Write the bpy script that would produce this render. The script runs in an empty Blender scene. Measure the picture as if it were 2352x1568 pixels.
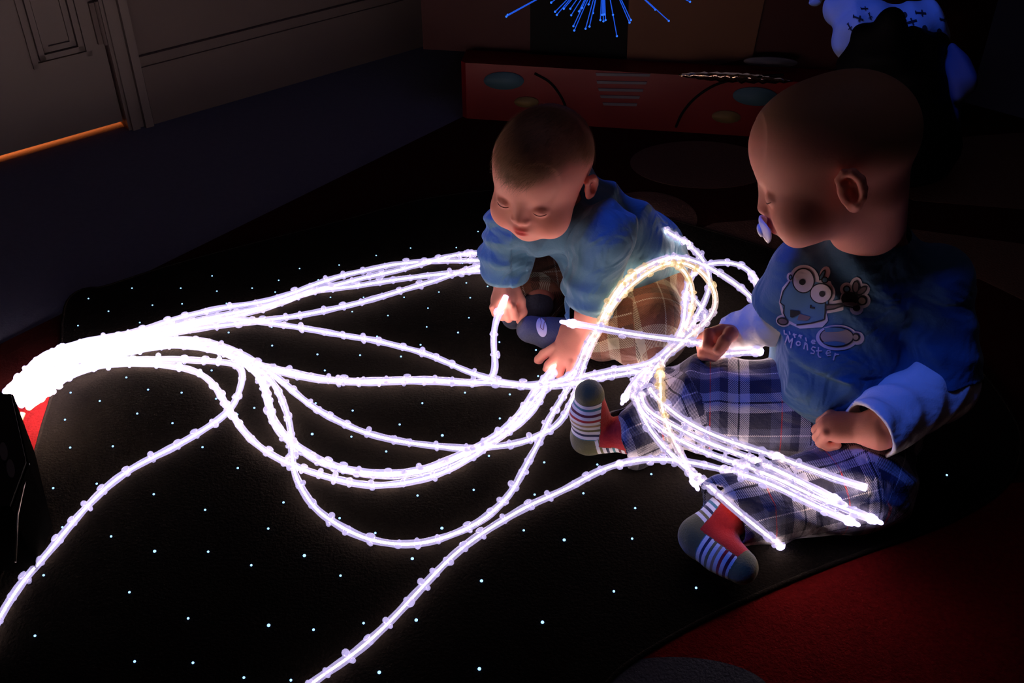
import bpy, math, random
import numpy as np
from mathutils import Vector, Matrix
from mathutils.bvhtree import BVHTree

scene = bpy.context.scene
C = scene.collection
random.seed(7)
rng = np.random.default_rng(7)

# ---------------------------------------------------------------- camera, world, light, exposure
FPX, TH, CAMH = 2400.0, math.radians(36.9), 0.92
cam_d = bpy.data.cameras.new('camera')
cam = bpy.data.objects.new('camera', cam_d)
C.objects.link(cam)
cam.location = (0, 0, CAMH)
cam.rotation_euler = (math.pi / 2 - TH, 0, 0)
cam_d.sensor_width = 36.0
cam_d.lens = 36.0 * FPX / 2352.0
cam_d.clip_start = 0.02
scene.camera = cam

world = bpy.data.worlds.new('night')
scene.world = world
world.use_nodes = True
world.node_tree.nodes['Background'].inputs[0].default_value = (0.5, 0.45, 0.6, 1)
world.node_tree.nodes['Background'].inputs[1].default_value = 0.002

scene.view_settings.view_transform = 'Standard'
scene.view_settings.look = 'None'
scene.view_settings.exposure = 0.0
scene.view_settings.gamma = 1.0
scene.view_settings.use_curve_mapping = False
scene.cycles.transparent_max_bounces = 48
scene.cycles.max_bounces = 6
scene.cycles.use_denoising = True

uv_coll = bpy.data.collections.new('uv_reactive')       # things that fluoresce under the black light


def lamp(name, kind, loc, target, energy, color, size=0.5, receivers=None):
    d = bpy.data.lights.new(name, kind)
    d.energy = energy
    d.color = color
    if kind == 'AREA':
        d.size = size
    o = bpy.data.objects.new(name, d)
    C.objects.link(o)
    o.location = loc
    o.rotation_euler = (Vector(target) - Vector(loc)).to_track_quat('-Z', 'Y').to_euler()
    if receivers:
        o.light_linking.receiver_collection = receivers
    return o


lamp('black_light', 'AREA', (-0.95, 0.85, 2.1), (0.25, 1.1, 0.0), 27, (0.045, 0.15, 1.0), 0.45, uv_coll)
lamp('dim_ambient_fill', 'AREA', (0.2, 1.2, 2.4), (0.2, 1.2, 0.0), 0.62, (0.62, 0.6, 1.0), 1.6)  # added soft fill for the ambient level, not a ceiling fitting

GLOW = 66.0       # radiance of the glowing fibre cores

# ---------------------------------------------------------------- camera geometry used to read off places
CO = np.array([0, 0, CAMH])
FWD = np.array([0, math.cos(TH), -math.sin(TH)])
UPV = np.array([0, math.sin(TH), math.cos(TH)])
RT = np.array([1.0, 0, 0])


def ray(px, py):
    d = FWD * FPX + RT * (px - 1176) + UPV * (784 - py)
    return d / np.linalg.norm(d)


def PZ(px, py, z=0.0):
    d = ray(px, py)
    return CO + d * ((z - CAMH) / d[2])


def PY(px, py, y):
    d = ray(px, py)
    return CO + d * (y / d[1])


def CV(a, b, c):
    return RT * a + UPV * b - FWD * c


# ---------------------------------------------------------------- materials
def mat(name, color=(0.5, 0.5, 0.5), rough=0.7, metal=0.0, sheen=0.0, spec=0.4, emit=None, estr=0.0, bump=0.0, bscale=200.0, sss=0.0, alpha=1.0, var=0.0, vscale=30.0, fold=0.0):
    m = bpy.data.materials.new(name)
    m.use_nodes = True
    nt = m.node_tree
    b = nt.nodes['Principled BSDF']
    b.inputs['Base Color'].default_value = (*color, 1)
    b.inputs['Roughness'].default_value = rough
    b.inputs['Metallic'].default_value = metal
    b.inputs['Specular IOR Level'].default_value = spec
    if sheen:
        b.inputs['Sheen Weight'].default_value = sheen
        b.inputs['Sheen Roughness'].default_value = 0.5
        b.inputs['Sheen Tint'].default_value = tuple(min(1, 0.4 + c) for c in color) + (1,)
    if emit:
        b.inputs['Emission Color'].default_value = (*emit, 1)
        b.inputs['Emission Strength'].default_value = estr
    if sss:
        b.inputs['Subsurface Weight'].default_value = sss
        b.inputs['Subsurface Radius'].default_value = (0.012, 0.004, 0.002)
        b.inputs['Subsurface Scale'].default_value = 0.5
    if alpha < 1:
        b.inputs['Alpha'].default_value = alpha
    tc = nt.nodes.new('ShaderNodeTexCoord')
    if var:
        n = nt.nodes.new('ShaderNodeTexNoise')
        n.inputs['Scale'].default_value = vscale
        n.inputs['Detail'].default_value = 4
        nt.links.new(tc.outputs['Object'], n.inputs['Vector'])
        hs = nt.nodes.new('ShaderNodeMix')
        hs.data_type = 'RGBA'
        hs.inputs[6].default_value = tuple(c * (1 - var) for c in color) + (1,)
        hs.inputs[7].default_value = tuple(min(1, c * (1 + var)) for c in color) + (1,)
        nt.links.new(n.outputs['Fac'], hs.inputs[0])
        nt.links.new(hs.outputs[2], b.inputs['Base Color'])
    if bump:
        n2 = nt.nodes.new('ShaderNodeTexNoise')
        n2.inputs['Scale'].default_value = bscale
        n2.inputs['Detail'].default_value = 3
        nt.links.new(tc.outputs['Object'], n2.inputs['Vector'])
        bp = nt.nodes.new('ShaderNodeBump')
        bp.inputs['Strength'].default_value = bump
        bp.inputs['Distance'].default_value = 0.002
        nt.links.new(n2.outputs['Fac'], bp.inputs['Height'])
        nt.links.new(bp.outputs['Normal'], b.inputs['Normal'])
        if fold:
            n3 = nt.nodes.new('ShaderNodeTexNoise')
            n3.inputs['Scale'].default_value = 13.0
            n3.inputs['Detail'].default_value = 2.0
            n3.inputs['Distortion'].default_value = 1.8
            nt.links.new(tc.outputs['Object'], n3.inputs['Vector'])
            b2 = nt.nodes.new('ShaderNodeBump')
            b2.inputs['Strength'].default_value = fold
            b2.inputs['Distance'].default_value = 0.03
            nt.links.new(n3.outputs['Fac'], b2.inputs['Height'])
            nt.links.new(bp.outputs['Normal'], b2.inputs['Normal'])
            nt.links.new(b2.outputs['Normal'], b.inputs['Normal'])
    return m


def attr(nt, name):
    a = nt.nodes.new('ShaderNodeAttribute')
    a.attribute_name = name
    return a


def mathn(nt, op, a, b=None):
    n = nt.nodes.new('ShaderNodeMath')
    n.operation = op
    for i, v in enumerate((a, b)):
        if v is None:
            continue
        if isinstance(v, (int, float)):
            n.inputs[i].default_value = v
        else:
            nt.links.new(v, n.inputs[i])
    return n.outputs[0]


def ramp(nt, fac, stops):
    r = nt.nodes.new('ShaderNodeValToRGB')
    r.color_ramp.interpolation = 'CONSTANT'
    els = r.color_ramp.elements
    els[0].position = stops[0][0]
    els[0].color = (*stops[0][1], 1)
    els[1].position = stops[1][0]
    els[1].color = (*stops[1][1], 1)
    for p, c in stops[2:]:
        e = els.new(p)
        e.color = (*c, 1)
    nt.links.new(fac, r.inputs[0])
    return r.outputs[0]


def plaid(name, su, sv, pu, pv, twill=0.0032):
    m = mat(name, rough=0.9, sheen=0.2, bump=0.5, bscale=350, fold=0.4)
    nt = m.node_tree
    b = nt.nodes['Principled BSDF']
    u = attr(nt, 'pu').outputs['Fac']
    v = attr(nt, 'pv').outputs['Fac']
    cu = ramp(nt, mathn(nt, 'FRACT', mathn(nt, 'DIVIDE', u, pu)), su)
    cv = ramp(nt, mathn(nt, 'FRACT', mathn(nt, 'DIVIDE', v, pv)), sv)
    tw = mathn(nt, 'GREATER_THAN', mathn(nt, 'FRACT', mathn(nt, 'DIVIDE', mathn(nt, 'ADD', u, v), twill)), 0.5)
    mx = nt.nodes.new('ShaderNodeMix')
    mx.data_type = 'RGBA'
    nt.links.new(tw, mx.inputs[0])
    nt.links.new(cu, mx.inputs[6])
    nt.links.new(cv, mx.inputs[7])
    nt.links.new(mx.outputs[2], b.inputs['Base Color'])
    return m


def strand_core():
    m = bpy.data.materials.new('glowing_fibre')
    m.use_nodes = True
    nt = m.node_tree
    nt.nodes.remove(nt.nodes['Principled BSDF'])
    e = nt.nodes.new('ShaderNodeEmission')
    wm = nt.nodes.new('ShaderNodeMix')
    wm.data_type = 'RGBA'
    wm.inputs[6].default_value = (1.0, 0.72, 0.56, 1)
    wm.inputs[7].default_value = (1.0, 0.58, 0.24, 1)
    nt.links.new(attr(nt, 'warm').outputs['Fac'], wm.inputs[0])
    nt.links.new(wm.outputs[2], e.inputs[0])
    nt.links.new(mathn(nt, 'MULTIPLY', attr(nt, 'glow').outputs['Fac'], GLOW), e.inputs[1])
    nt.links.new(e.outputs[0], nt.nodes['Material Output'].inputs[0])
    return m


def strand_sheath(k=1.0, opac=0.42):
    m = bpy.data.materials.new('milky_clear_sheath')
    m.use_nodes = True
    nt = m.node_tree
    nt.nodes.remove(nt.nodes['Principled BSDF'])
    e = nt.nodes.new('ShaderNodeEmission')          # the plastic carries light along the strand
    wm = nt.nodes.new('ShaderNodeMix')
    wm.data_type = 'RGBA'
    wm.inputs[6].default_value = (0.66, 0.56, 1.0, 1)
    wm.inputs[7].default_value = (1.0, 0.66, 0.30, 1)     # yellower colour mixed in on the raised loops
    nt.links.new(attr(nt, 'warm').outputs['Fac'], wm.inputs[0])
    nt.links.new(wm.outputs[2], e.inputs[0])
    nt.links.new(mathn(nt, 'MULTIPLY', attr(nt, 'glow').outputs['Fac'], k), e.inputs[1])
    g = nt.nodes.new('ShaderNodeBsdfGlossy')
    g.inputs['Roughness'].default_value = 0.15
    g.inputs['Color'].default_value = (0.25, 0.25, 0.3, 1)
    ad = nt.nodes.new('ShaderNodeAddShader')
    nt.links.new(e.outputs[0], ad.inputs[0])
    nt.links.new(g.outputs[0], ad.inputs[1])
    t = nt.nodes.new('ShaderNodeBsdfTransparent')
    mx = nt.nodes.new('ShaderNodeMixShader')
    mx.inputs[0].default_value = opac
    nt.links.new(t.outputs[0], mx.inputs[1])
    nt.links.new(ad.outputs[0], mx.inputs[2])
    nt.links.new(mx.outputs[0], nt.nodes['Material Output'].inputs[0])
    m.cycles.emission_sampling = 'NONE'
    return m


def skin_mat():
    m = mat('skin', (0.62, 0.30, 0.22), rough=0.55, sss=0.12, spec=0.3, bump=0.08, bscale=500)
    nt = m.node_tree
    b = nt.nodes['Principled BSDF']
    cur = None
    base = nt.nodes.new('ShaderNodeRGB')
    base.outputs[0].default_value = (0.93, 0.38, 0.31, 1)
    cur = base.outputs[0]
    for an, col in (('flush', (0.88, 0.29, 0.22)), ('lip', (0.70, 0.06, 0.06)), ('scalp', (0.46, 0.24, 0.15))):
        mx = nt.nodes.new('ShaderNodeMix')
        mx.data_type = 'RGBA'
        nt.links.new(attr(nt, an).outputs['Fac'], mx.inputs[0])
        nt.links.new(cur, mx.inputs[6])
        mx.inputs[7].default_value = (*col, 1)
        cur = mx.outputs[2]
    nt.links.new(cur, b.inputs['Base Color'])
    return m


WHITE, NAVY, RED, OLIVE, TAN, TEAL = (0.75, 0.75, 0.8), (0.02, 0.025, 0.07), (0.4, 0.015, 0.02), (0.16, 0.15, 0.06), (0.4, 0.26, 0.14), (0.05, 0.2, 0.25)


def stripe_sock():
    m = mat('striped_sock', rough=0.95, sheen=0.3, bump=0.4, bscale=500)
    nt = m.node_tree
    b = nt.nodes['Principled BSDF']
    s = mathn(nt, 'FRACT', mathn(nt, 'DIVIDE', attr(nt, 'sp').outputs['Fac'], 0.046))
    seq = [WHITE, NAVY, WHITE, OLIVE, WHITE, TAN, WHITE, RED, WHITE, (0.12, 0.01, 0.03), WHITE, TEAL]
    pos, st = 0.0, []
    for i, c in enumerate(seq):
        st.append((pos, c))
        pos += 1.12 / 12 if i % 2 == 0 else 0.88 / 12
    col = ramp(nt, s, st)
    reg = attr(nt, 'reg').outputs['Fac']
    m1 = nt.nodes.new('ShaderNodeMix'); m1.data_type = 'RGBA'
    nt.links.new(mathn(nt, 'GREATER_THAN', reg, 0.5), m1.inputs[0])
    nt.links.new(col, m1.inputs[6]); m1.inputs[7].default_value = (0.12, 0.12, 0.045, 1)
    m2 = nt.nodes.new('ShaderNodeMix'); m2.data_type = 'RGBA'
    nt.links.new(mathn(nt, 'GREATER_THAN', reg, 1.5), m2.inputs[0])
    nt.links.new(m1.outputs[2], m2.inputs[6]); m2.inputs[7].default_value = (0.42, 0.010, 0.008, 1)
    nt.links.new(m2.outputs[2], b.inputs['Base Color'])
    return m


M = {}
M['core'] = strand_core()
M['sheath'] = strand_sheath(1.75, 0.52)
M['bead'] = strand_sheath(1.6, 0.55)
M['skin'] = skin_mat()
M['sock'] = stripe_sock()
M['velour_sky'] = mat('sky_blue_velour', (0.078, 0.205, 0.33), 0.9, sheen=0.5, fold=0.45, bump=0.25, bscale=400)
M['velour_blue'] = mat('mid_blue_velour', (0.036, 0.115, 0.22), 0.9, sheen=0.6, fold=0.45, bump=0.25, bscale=400)
M['white_cotton'] = mat('white_cotton', (0.72, 0.70, 0.74), 0.9, sheen=0.2, fold=0.25, bump=0.2, bscale=500)
M['navy_knit'] = mat('navy_knit', (0.06, 0.07, 0.12), 0.95, sheen=0.3, bump=0.4, bscale=400)
M['plaid_blue'] = plaid('blue_plaid',
    [(0, (0.012, 0.012, 0.03)), (0.30, (0.40, 0.39, 0.45)), (0.43, (0.01, 0.01, 0.02)), (0.46, (0.40, 0.39, 0.45)), (0.60, (0.02, 0.022, 0.06)), (0.72, (0.12, 0.13, 0.20)), (0.84, (0.50, 0.03, 0.03)), (0.86, (0.06, 0.065, 0.12))],
    [(0, (0.012, 0.012, 0.03)), (0.24, (0.40, 0.39, 0.45)), (0.37, (0.01, 0.01, 0.02)), (0.40, (0.40, 0.39, 0.45)), (0.54, (0.02, 0.022, 0.06)), (0.74, (0.12, 0.13, 0.20)), (0.86, (0.70, 0.66, 0.68)), (0.88, (0.06, 0.065, 0.12))], 0.085, 0.080, 0.0024)
M['plaid_brown'] = plaid('brown_plaid',
    [(0, (0.09, 0.032, 0.020)), (0.30, (0.30, 0.27, 0.20)), (0.48, (0.14, 0.055, 0.032)), (0.62, (0.035, 0.018, 0.013)), (0.76, (0.17, 0.065, 0.038)), (0.88, (0.42, 0.39, 0.34)), (0.905, (0.17, 0.065, 0.038))],
    [(0, (0.14, 0.045, 0.028)), (0.30, (0.30, 0.27, 0.21)), (0.50, (0.045, 0.020, 0.014)), (0.66, (0.17, 0.065, 0.036)), (0.82, (0.42, 0.39, 0.34)), (0.845, (0.11, 0.042, 0.025))], 0.088, 0.080, 0.0028)
M['hair'] = mat('fine_brown_hair', (0.30, 0.16, 0.085), 0.5, spec=0.5)
M['lash'] = mat('lashes', (0.22, 0.06, 0.045), 0.7)
M['black_carpet'] = mat('black_carpet', (0.0095, 0.0078, 0.0070), 1.0, spec=0.05, bump=0.9, bscale=260, var=0.55, vscale=240)
M['carpet_edge'] = mat('carpet_binding', (0.02, 0.016, 0.014), 1.0, spec=0.05, bump=1.0, bscale=300)
M['red_rug'] = mat('deep_red_rug', (0.22, 0.010, 0.012), 1.0, spec=0.05, bump=0.9, bscale=300, var=0.4, vscale=180)
M['rug_dark'] = mat('rug_dark_ground', (0.042, 0.006, 0.006), 1.0, spec=0.05, bump=0.8, bscale=300)  # black ground; at the left it holds the rug's red, dimmed in colour
M['rug_tan'] = mat('rug_brown_oval', (0.16, 0.085, 0.065), 1.0, spec=0.05, bump=0.8, bscale=300)
M['rug_grey'] = mat('rug_grey_oval', (0.10, 0.11, 0.15), 1.0, spec=0.05, bump=0.8, bscale=300)
M['grey_floor'] = mat('blue_grey_carpet', (0.20, 0.21, 0.32), 1.0, spec=0.1, bump=0.6, bscale=250, var=0.1, vscale=90)
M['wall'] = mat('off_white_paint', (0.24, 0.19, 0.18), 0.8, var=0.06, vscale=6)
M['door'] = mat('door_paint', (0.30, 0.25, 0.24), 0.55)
M['star'] = mat('fibre_end', (0, 0, 0), emit=(0.26, 0.52, 1.0), estr=2.6)
M['uv_blue'] = mat('uv_glowing_fibre', (0.02, 0.05, 0.2), 0.4, emit=(0.012, 0.10, 0.80), estr=0.8)
M['uv_tip'] = mat('uv_glowing_tip', (0.02, 0.05, 0.2), 0.4, emit=(0.03, 0.19, 1.0), estr=1.0)


# ---------------------------------------------------------------- object helpers
def tag(o, label=None, cat=None, group=None, kind=None):
    if label:
        o['label'] = label
    if cat:
        o['category'] = cat
    if group:
        o['group'] = group
    if kind:
        o['kind'] = kind
    return o


def empty(name, loc, label, cat, group=None):
    o = bpy.data.objects.new(name, None)
    o.empty_display_size = 0.05
    C.objects.link(o)
    o.location = loc
    return tag(o, label, cat, group)


def link(name, me, mats, parent=None, uv=False):
    o = bpy.data.objects.new(name, me)
    C.objects.link(o)
    for m in (mats if isinstance(mats, (list, tuple)) else [mats]):
        me.materials.append(m)
    if parent is not None:
        o.parent = parent
        o.location = -parent.location
    if uv:
        uv_coll.objects.link(o)
    return o


def mk(name, V, F, mats, parent=None, smooth=True, uv=False, fm=None, attrs=None):
    me = bpy.data.meshes.new(name)
    V = np.asarray(V, dtype=np.float32).reshape(-1, 3)
    if isinstance(F, np.ndarray):
        n = len(F)
        w = F.shape[1]
        me.vertices.add(len(V))
        me.vertices.foreach_set('co', V.ravel())
        me.loops.add(n * w)
        me.loops.foreach_set('vertex_index', F.astype(np.int32).ravel())
        me.polygons.add(n)
        me.polygons.foreach_set('loop_start', np.arange(n, dtype=np.int32) * w)
        me.polygons.foreach_set('loop_total', np.full(n, w, dtype=np.int32))
        me.update(calc_edges=True)
        me.validate()
    else:
        me.from_pydata([tuple(map(float, v)) for v in V], [], [tuple(map(int, f)) for f in F])
        me.update()
    me.polygons.foreach_set('use_smooth', np.full(len(me.polygons), smooth, dtype=bool))
    if fm is not None:
        me.polygons.foreach_set('material_index', np.asarray(fm, dtype=np.int32))
    if attrs:
        for k, a in attrs.items():
            at = me.attributes.new(k, 'FLOAT', 'POINT')
            at.data.foreach_set('value', np.asarray(a, dtype=np.float32))
    return link(name, me, mats, parent, uv)


def box(c, s, R=None):
    V = np.array([[x, y, z] for x in (-.5, .5) for y in (-.5, .5) for z in (-.5, .5)]) * np.array(s)
    if R is not None:
        V = V @ np.asarray(R).T
    V = V + np.array(c)
    F = [(0, 1, 3, 2), (4, 6, 7, 5), (0, 4, 5, 1), (2, 3, 7, 6), (0, 2, 6, 4), (1, 5, 7, 3)]
    return V, F


def cat_mesh(parts):
    V, F, o = [], [], 0
    for v, f in parts:
        V.append(np.asarray(v, dtype=float).reshape(-1, 3))
        F += [tuple(i + o for i in q) for q in f]
        o += len(v)
    return np.concatenate(V), F


def prism(poly, d):
    """polygon (list of 3-D points) extruded by vector d, as (V, F)"""
    n = len(poly)
    P = np.array(poly, dtype=float)
    V = np.concatenate([P, P + np.array(d)])
    F = [tuple(range(n))[::-1], tuple(range(n, 2 * n))] + [(i, (i + 1) % n, n + (i + 1) % n, n + i) for i in range(n)]
    return V, F


def catmull(P, step):
    P = np.asarray(P, dtype=float)
    Q = np.vstack([2 * P[0] - P[1], P, 2 * P[-1] - P[-2]])
    out = []
    for i in range(1, len(Q) - 2):
        p0, p1, p2, p3 = Q[i - 1], Q[i], Q[i + 1], Q[i + 2]
        for t in np.linspace(0, 1, 16, endpoint=False):
            out.append(0.5 * ((2 * p1) + (-p0 + p2) * t + (2 * p0 - 5 * p1 + 4 * p2 - p3) * t ** 2 + (-p0 + 3 * p1 - 3 * p2 + p3) * t ** 3))
    out.append(P[-1])
    out = np.array(out)
    s = np.concatenate([[0], np.cumsum(np.linalg.norm(np.diff(out[:, :3], axis=0), axis=1))])
    n = max(3, int(s[-1] / step) + 1)
    q = np.linspace(0, s[-1], n)
    return np.stack([np.interp(q, s, out[:, k]) for k in range(out.shape[1])], 1), q


def frames(P):
    T = np.gradient(P, axis=0)
    T /= np.linalg.norm(T, axis=1)[:, None] + 1e-9
    N = np.zeros_like(T)
    n = np.cross(T[0], [0.1, 0.2, 1.0])
    n /= np.linalg.norm(n)
    for i in range(len(P)):
        n = n - T[i] * np.dot(n, T[i])
        n /= np.linalg.norm(n) + 1e-9
        N[i] = n
    return T, N, np.cross(T, N)


def tube(P, r, seg=8, caps=True):
    P = np.asarray(P, dtype=float)
    r = np.broadcast_to(np.asarray(r, dtype=float), (len(P),))
    T, N, B = frames(P)
    a = np.linspace(0, 2 * math.pi, seg, endpoint=False)
    V = P[:, None, :] + r[:, None, None] * (np.cos(a)[None, :, None] * N[:, None, :] + np.sin(a)[None, :, None] * B[:, None, :])
    V = V.reshape(-1, 3)
    n = len(P)
    F = [(i * seg + j, i * seg + (j + 1) % seg, (i + 1) * seg + (j + 1) % seg, (i + 1) * seg + j) for i in range(n - 1) for j in range(seg)]
    if caps:
        F.append(tuple(range(seg))[::-1])
        F.append(tuple((n - 1) * seg + j for j in range(seg)))
    return V, F


def sphere(c, r, nu=12, nv=8, sc=(1, 1, 1)):
    V, F = [], []
    for i in range(nv + 1):
        ph = math.pi * i / nv
        for j in range(nu):
            th = 2 * math.pi * j / nu
            V.append([c[0] + r * sc[0] * math.sin(ph) * math.cos(th), c[1] + r * sc[1] * math.sin(ph) * math.sin(th), c[2] + r * sc[2] * math.cos(ph)])
    for i in range(nv):
        for j in range(nu):
            F.append((i * nu + j, (i + 1) * nu + j, (i + 1) * nu + (j + 1) % nu, i * nu + (j + 1) % nu))
    return np.array(V), F


# ---------------------------------------------------------------- distance-field modelling
class Field:
    def __init__(s, lo, hi, h):
        s.h = h
        s.lo = np.array(lo, float)
        s.n = np.ceil((np.array(hi) - s.lo) / h).astype(int) + 1
        s.D = np.full(s.n, 1.0, np.float32)

    def _reg(s, lo, hi, pad):
        a = np.clip(np.floor((np.array(lo) - pad - s.lo) / s.h).astype(int), 0, s.n - 1)
        b = np.clip(np.ceil((np.array(hi) + pad - s.lo) / s.h).astype(int) + 1, 1, s.n)
        sl = tuple(slice(a[i], b[i]) for i in range(3))
        g = [(s.lo[i] + np.arange(a[i], b[i]) * s.h).astype(np.float32) for i in range(3)]
        return sl, g[0][:, None, None], g[1][None, :, None], g[2][None, None, :]

    def _op(s, sl, d, k, mode):
        D = s.D[sl]
        d = d.astype(np.float32)
        if mode == 'sub':
            d = -d
            h = np.maximum(k - np.abs(D - d), 0) / max(k, 1e-6)
            s.D[sl] = np.maximum(D, d) + h * h * k * 0.25
        else:
            h = np.maximum(k - np.abs(D - d), 0) / max(k, 1e-6)
            s.D[sl] = np.minimum(D, d) - h * h * k * 0.25

    def cap(s, a, b, ra, rb=None, k=0.006, mode='add', flat=None):
        rb = ra if rb is None else rb
        a = np.array(a, float); b = np.array(b, float)
        m = max(ra, rb)
        sl, x, y, z = s._reg(np.minimum(a, b) - m, np.maximum(a, b) + m, k + 2 * s.h)
        v = b - a
        L2 = float(v @ v) + 1e-12
        t = np.clip(((x - a[0]) * v[0] + (y - a[1]) * v[1] + (z - a[2]) * v[2]) / L2, 0, 1)
        d = np.sqrt((x - a[0] - t * v[0]) ** 2 + (y - a[1] - t * v[1]) ** 2 + (z - a[2] - t * v[2]) ** 2) - (ra + (rb - ra) * t)
        s._op(sl, d, k, mode)

    def ell(s, c, r, R=None, k=0.006, mode='add'):
        c = np.array(c, float); r = np.array(r, float)
        R = np.eye(3) if R is None else np.asarray(R)          # rows = local axes
        ext = np.sqrt(((R.T * r) ** 2).sum(1))
        sl, x, y, z = s._reg(c - ext, c + ext, k + 2 * s.h)
        dx, dy, dz = x - c[0], y - c[1], z - c[2]
        q = [dx * R[i][0] + dy * R[i][1] + dz * R[i][2] for i in range(3)]
        k0 = np.sqrt(sum((q[i] / r[i]) ** 2 for i in range(3))) + 1e-9
        k1 = np.sqrt(sum((q[i] / r[i] ** 2) ** 2 for i in range(3))) + 1e-9
        s._op(sl, k0 * (k0 - 1) / k1, k, mode)

    def chain(s, pts, rs, k=0.006, mode='add'):
        for i in range(len(pts) - 1):
            s.cap(pts[i], pts[i + 1], rs[i], rs[i + 1], k, mode)

    def cut(s, p, n, lo=None, hi=None):
        """remove what lies on the side n points to (optionally in a box only)"""
        p = np.array(p, float); n = np.array(n, float); n /= np.linalg.norm(n)
        lo = s.lo if lo is None else lo
        hi = s.lo + s.n * s.h if hi is None else hi
        sl, x, y, z = s._reg(lo, hi, 0)
        d = (x - p[0]) * n[0] + (y - p[1]) * n[1] + (z - p[2]) * n[2]
        s.D[sl] = np.maximum(s.D[sl], d.astype(np.float32))

    def warp(s, fn, lo=None, hi=None, band=0.02):
        lo = s.lo if lo is None else lo
        hi = s.lo + s.n * s.h if hi is None else hi
        sl, x, y, z = s._reg(lo, hi, 0)
        D = s.D[sl]
        idx = np.nonzero(np.abs(D) < band)
        d = fn(x.ravel()[idx[0]], y.ravel()[idx[1]], z.ravel()[idx[2]])
        D[idx] += d.astype(np.float32)
        s.D[sl] = D

    def mesh(s, relax=2):
        D = s.D
        ins = D < 0
        ns = ins[:-1, :-1, :-1].astype(np.int8)
        cnt = np.zeros(tuple(s.n - 1), np.int8)
        for dx in (0, 1):
            for dy in (0, 1):
                for dz in (0, 1):
                    cnt += ins[dx:s.n[0] - 1 + dx, dy:s.n[1] - 1 + dy, dz:s.n[2] - 1 + dz]
        act = (cnt > 0) & (cnt < 8)
        ci = np.array(np.nonzero(act))
        vid = np.full(act.shape, -1, np.int32)
        vid[act] = np.arange(ci.shape[1])
        acc = np.zeros((ci.shape[1], 3)); num = np.zeros(ci.shape[1])
        cs = [(0, 0, 0), (1, 0, 0), (0, 1, 0), (1, 1, 0), (0, 0, 1), (1, 0, 1), (0, 1, 1), (1, 1, 1)]
        val = [D[ci[0] + c[0], ci[1] + c[1], ci[2] + c[2]] for c in cs]
        for a in range(8):
            for ax in range(3):
                if cs[a][ax] == 0:
                    bb = list(cs[a]); bb[ax] = 1
                    b = cs.index(tuple(bb))
                    m = (val[a] < 0) != (val[b] < 0)
                    t = val[a][m] / (val[a][m] - val[b][m])
                    p = np.tile(np.array(cs[a], float), (m.sum(), 1))
                    p[:, ax] += t
                    acc[m] += p; num[m] += 1
        V = s.lo + (ci.T + acc / num[:, None]) * s.h
        F = []
        for ax in range(3):
            o1, o2 = (ax + 1) % 3, (ax + 2) % 3
            sa = [slice(1, -1)] * 3; sb = [slice(1, -1)] * 3
            sa[ax] = slice(0, -1); sb[ax] = slice(1, None)
            A = ins[tuple(sa)]; Bq = ins[tuple(sb)]
            e = np.array(np.nonzero(A != Bq))
            if e.shape[1] == 0:
                continue
            flip = A[tuple(e)]
            base = e.copy()
            for k in range(3):
                if k != ax:
                    base[k] += 1
            def cell(d1, d2):
                q = base.copy(); q[o1] += d1; q[o2] += d2
                return vid[q[0], q[1], q[2]]
            q = np.stack([cell(-1, -1), cell(0, -1), cell(0, 0), cell(-1, 0)], 1)
            q[~flip] = q[~flip][:, ::-1]
            F.append(q)
        F = np.concatenate(F)
        F = F[(F >= 0).all(1)]
        for _ in range(relax):
            S = np.zeros_like(V); n = np.zeros(len(V))
            for i in range(4):
                a, b = F[:, i], F[:, (i + 1) % 4]
                for k in range(3):
                    S[:, k] += np.bincount(a, V[b, k], len(V)) + np.bincount(b, V[a, k], len(V))
                n += np.bincount(a, minlength=len(V)) + np.bincount(b, minlength=len(V))
            V = V + 0.6 * (S / np.maximum(n, 1)[:, None] - V)
        return V, F


def noise3(x, y, z, f, seed=0):
    r = np.random.default_rng(seed)
    out = 0
    for i in range(5):
        k = r.normal(size=3) * f
        p = r.uniform(0, 6.28)
        out = out + np.sin(k[0] * x + k[1] * y + k[2] * z + p)
    return out / 3.0


def seg_param(V, segs):
    """nearest limb segment: returns index, length along, angle*radius, fraction"""
    best = np.full(len(V), 1e9); idx = np.zeros(len(V), int); U = np.zeros(len(V)); W = np.zeros(len(V)); TT = np.zeros(len(V))
    for i, (a, b, ra, rb, u0, ref) in enumerate(segs):
        a = np.array(a); b = np.array(b)
        v = b - a; L = np.linalg.norm(v); v = v / L
        tr = (V - a) @ v
        t = np.clip(tr, 0, L)
        q = V - a - t[:, None] * v
        d = np.linalg.norm(q, axis=1)
        dd = d - (ra + (rb - ra) * t / L)
        ref = np.array(ref, float); e1 = ref - v * (ref @ v); e1 /= np.linalg.norm(e1); e2 = np.cross(v, e1)
        q2 = V - a - tr[:, None] * v
        rm = (ra + rb) / 2; ang = np.arctan2(q2 @ e2, q2 @ e1 + 1.2 * rm) * 2.2
        m = dd < best
        best[m] = dd[m]; idx[m] = i; U[m] = u0 + tr[m]; W[m] = ang[m] * (ra + rb) / 2; TT[m] = t[m] / L
    return idx, U, W, TT


def frame_from(L, f):
    f = np.array(f, float); f /= np.linalg.norm(f)
    L = np.array(L, float); L = L - f * (L @ f); L /= np.linalg.norm(L)
    U = np.cross(f, L)
    return np.array([L, f, U])          # rows: left, forward, up


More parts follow.
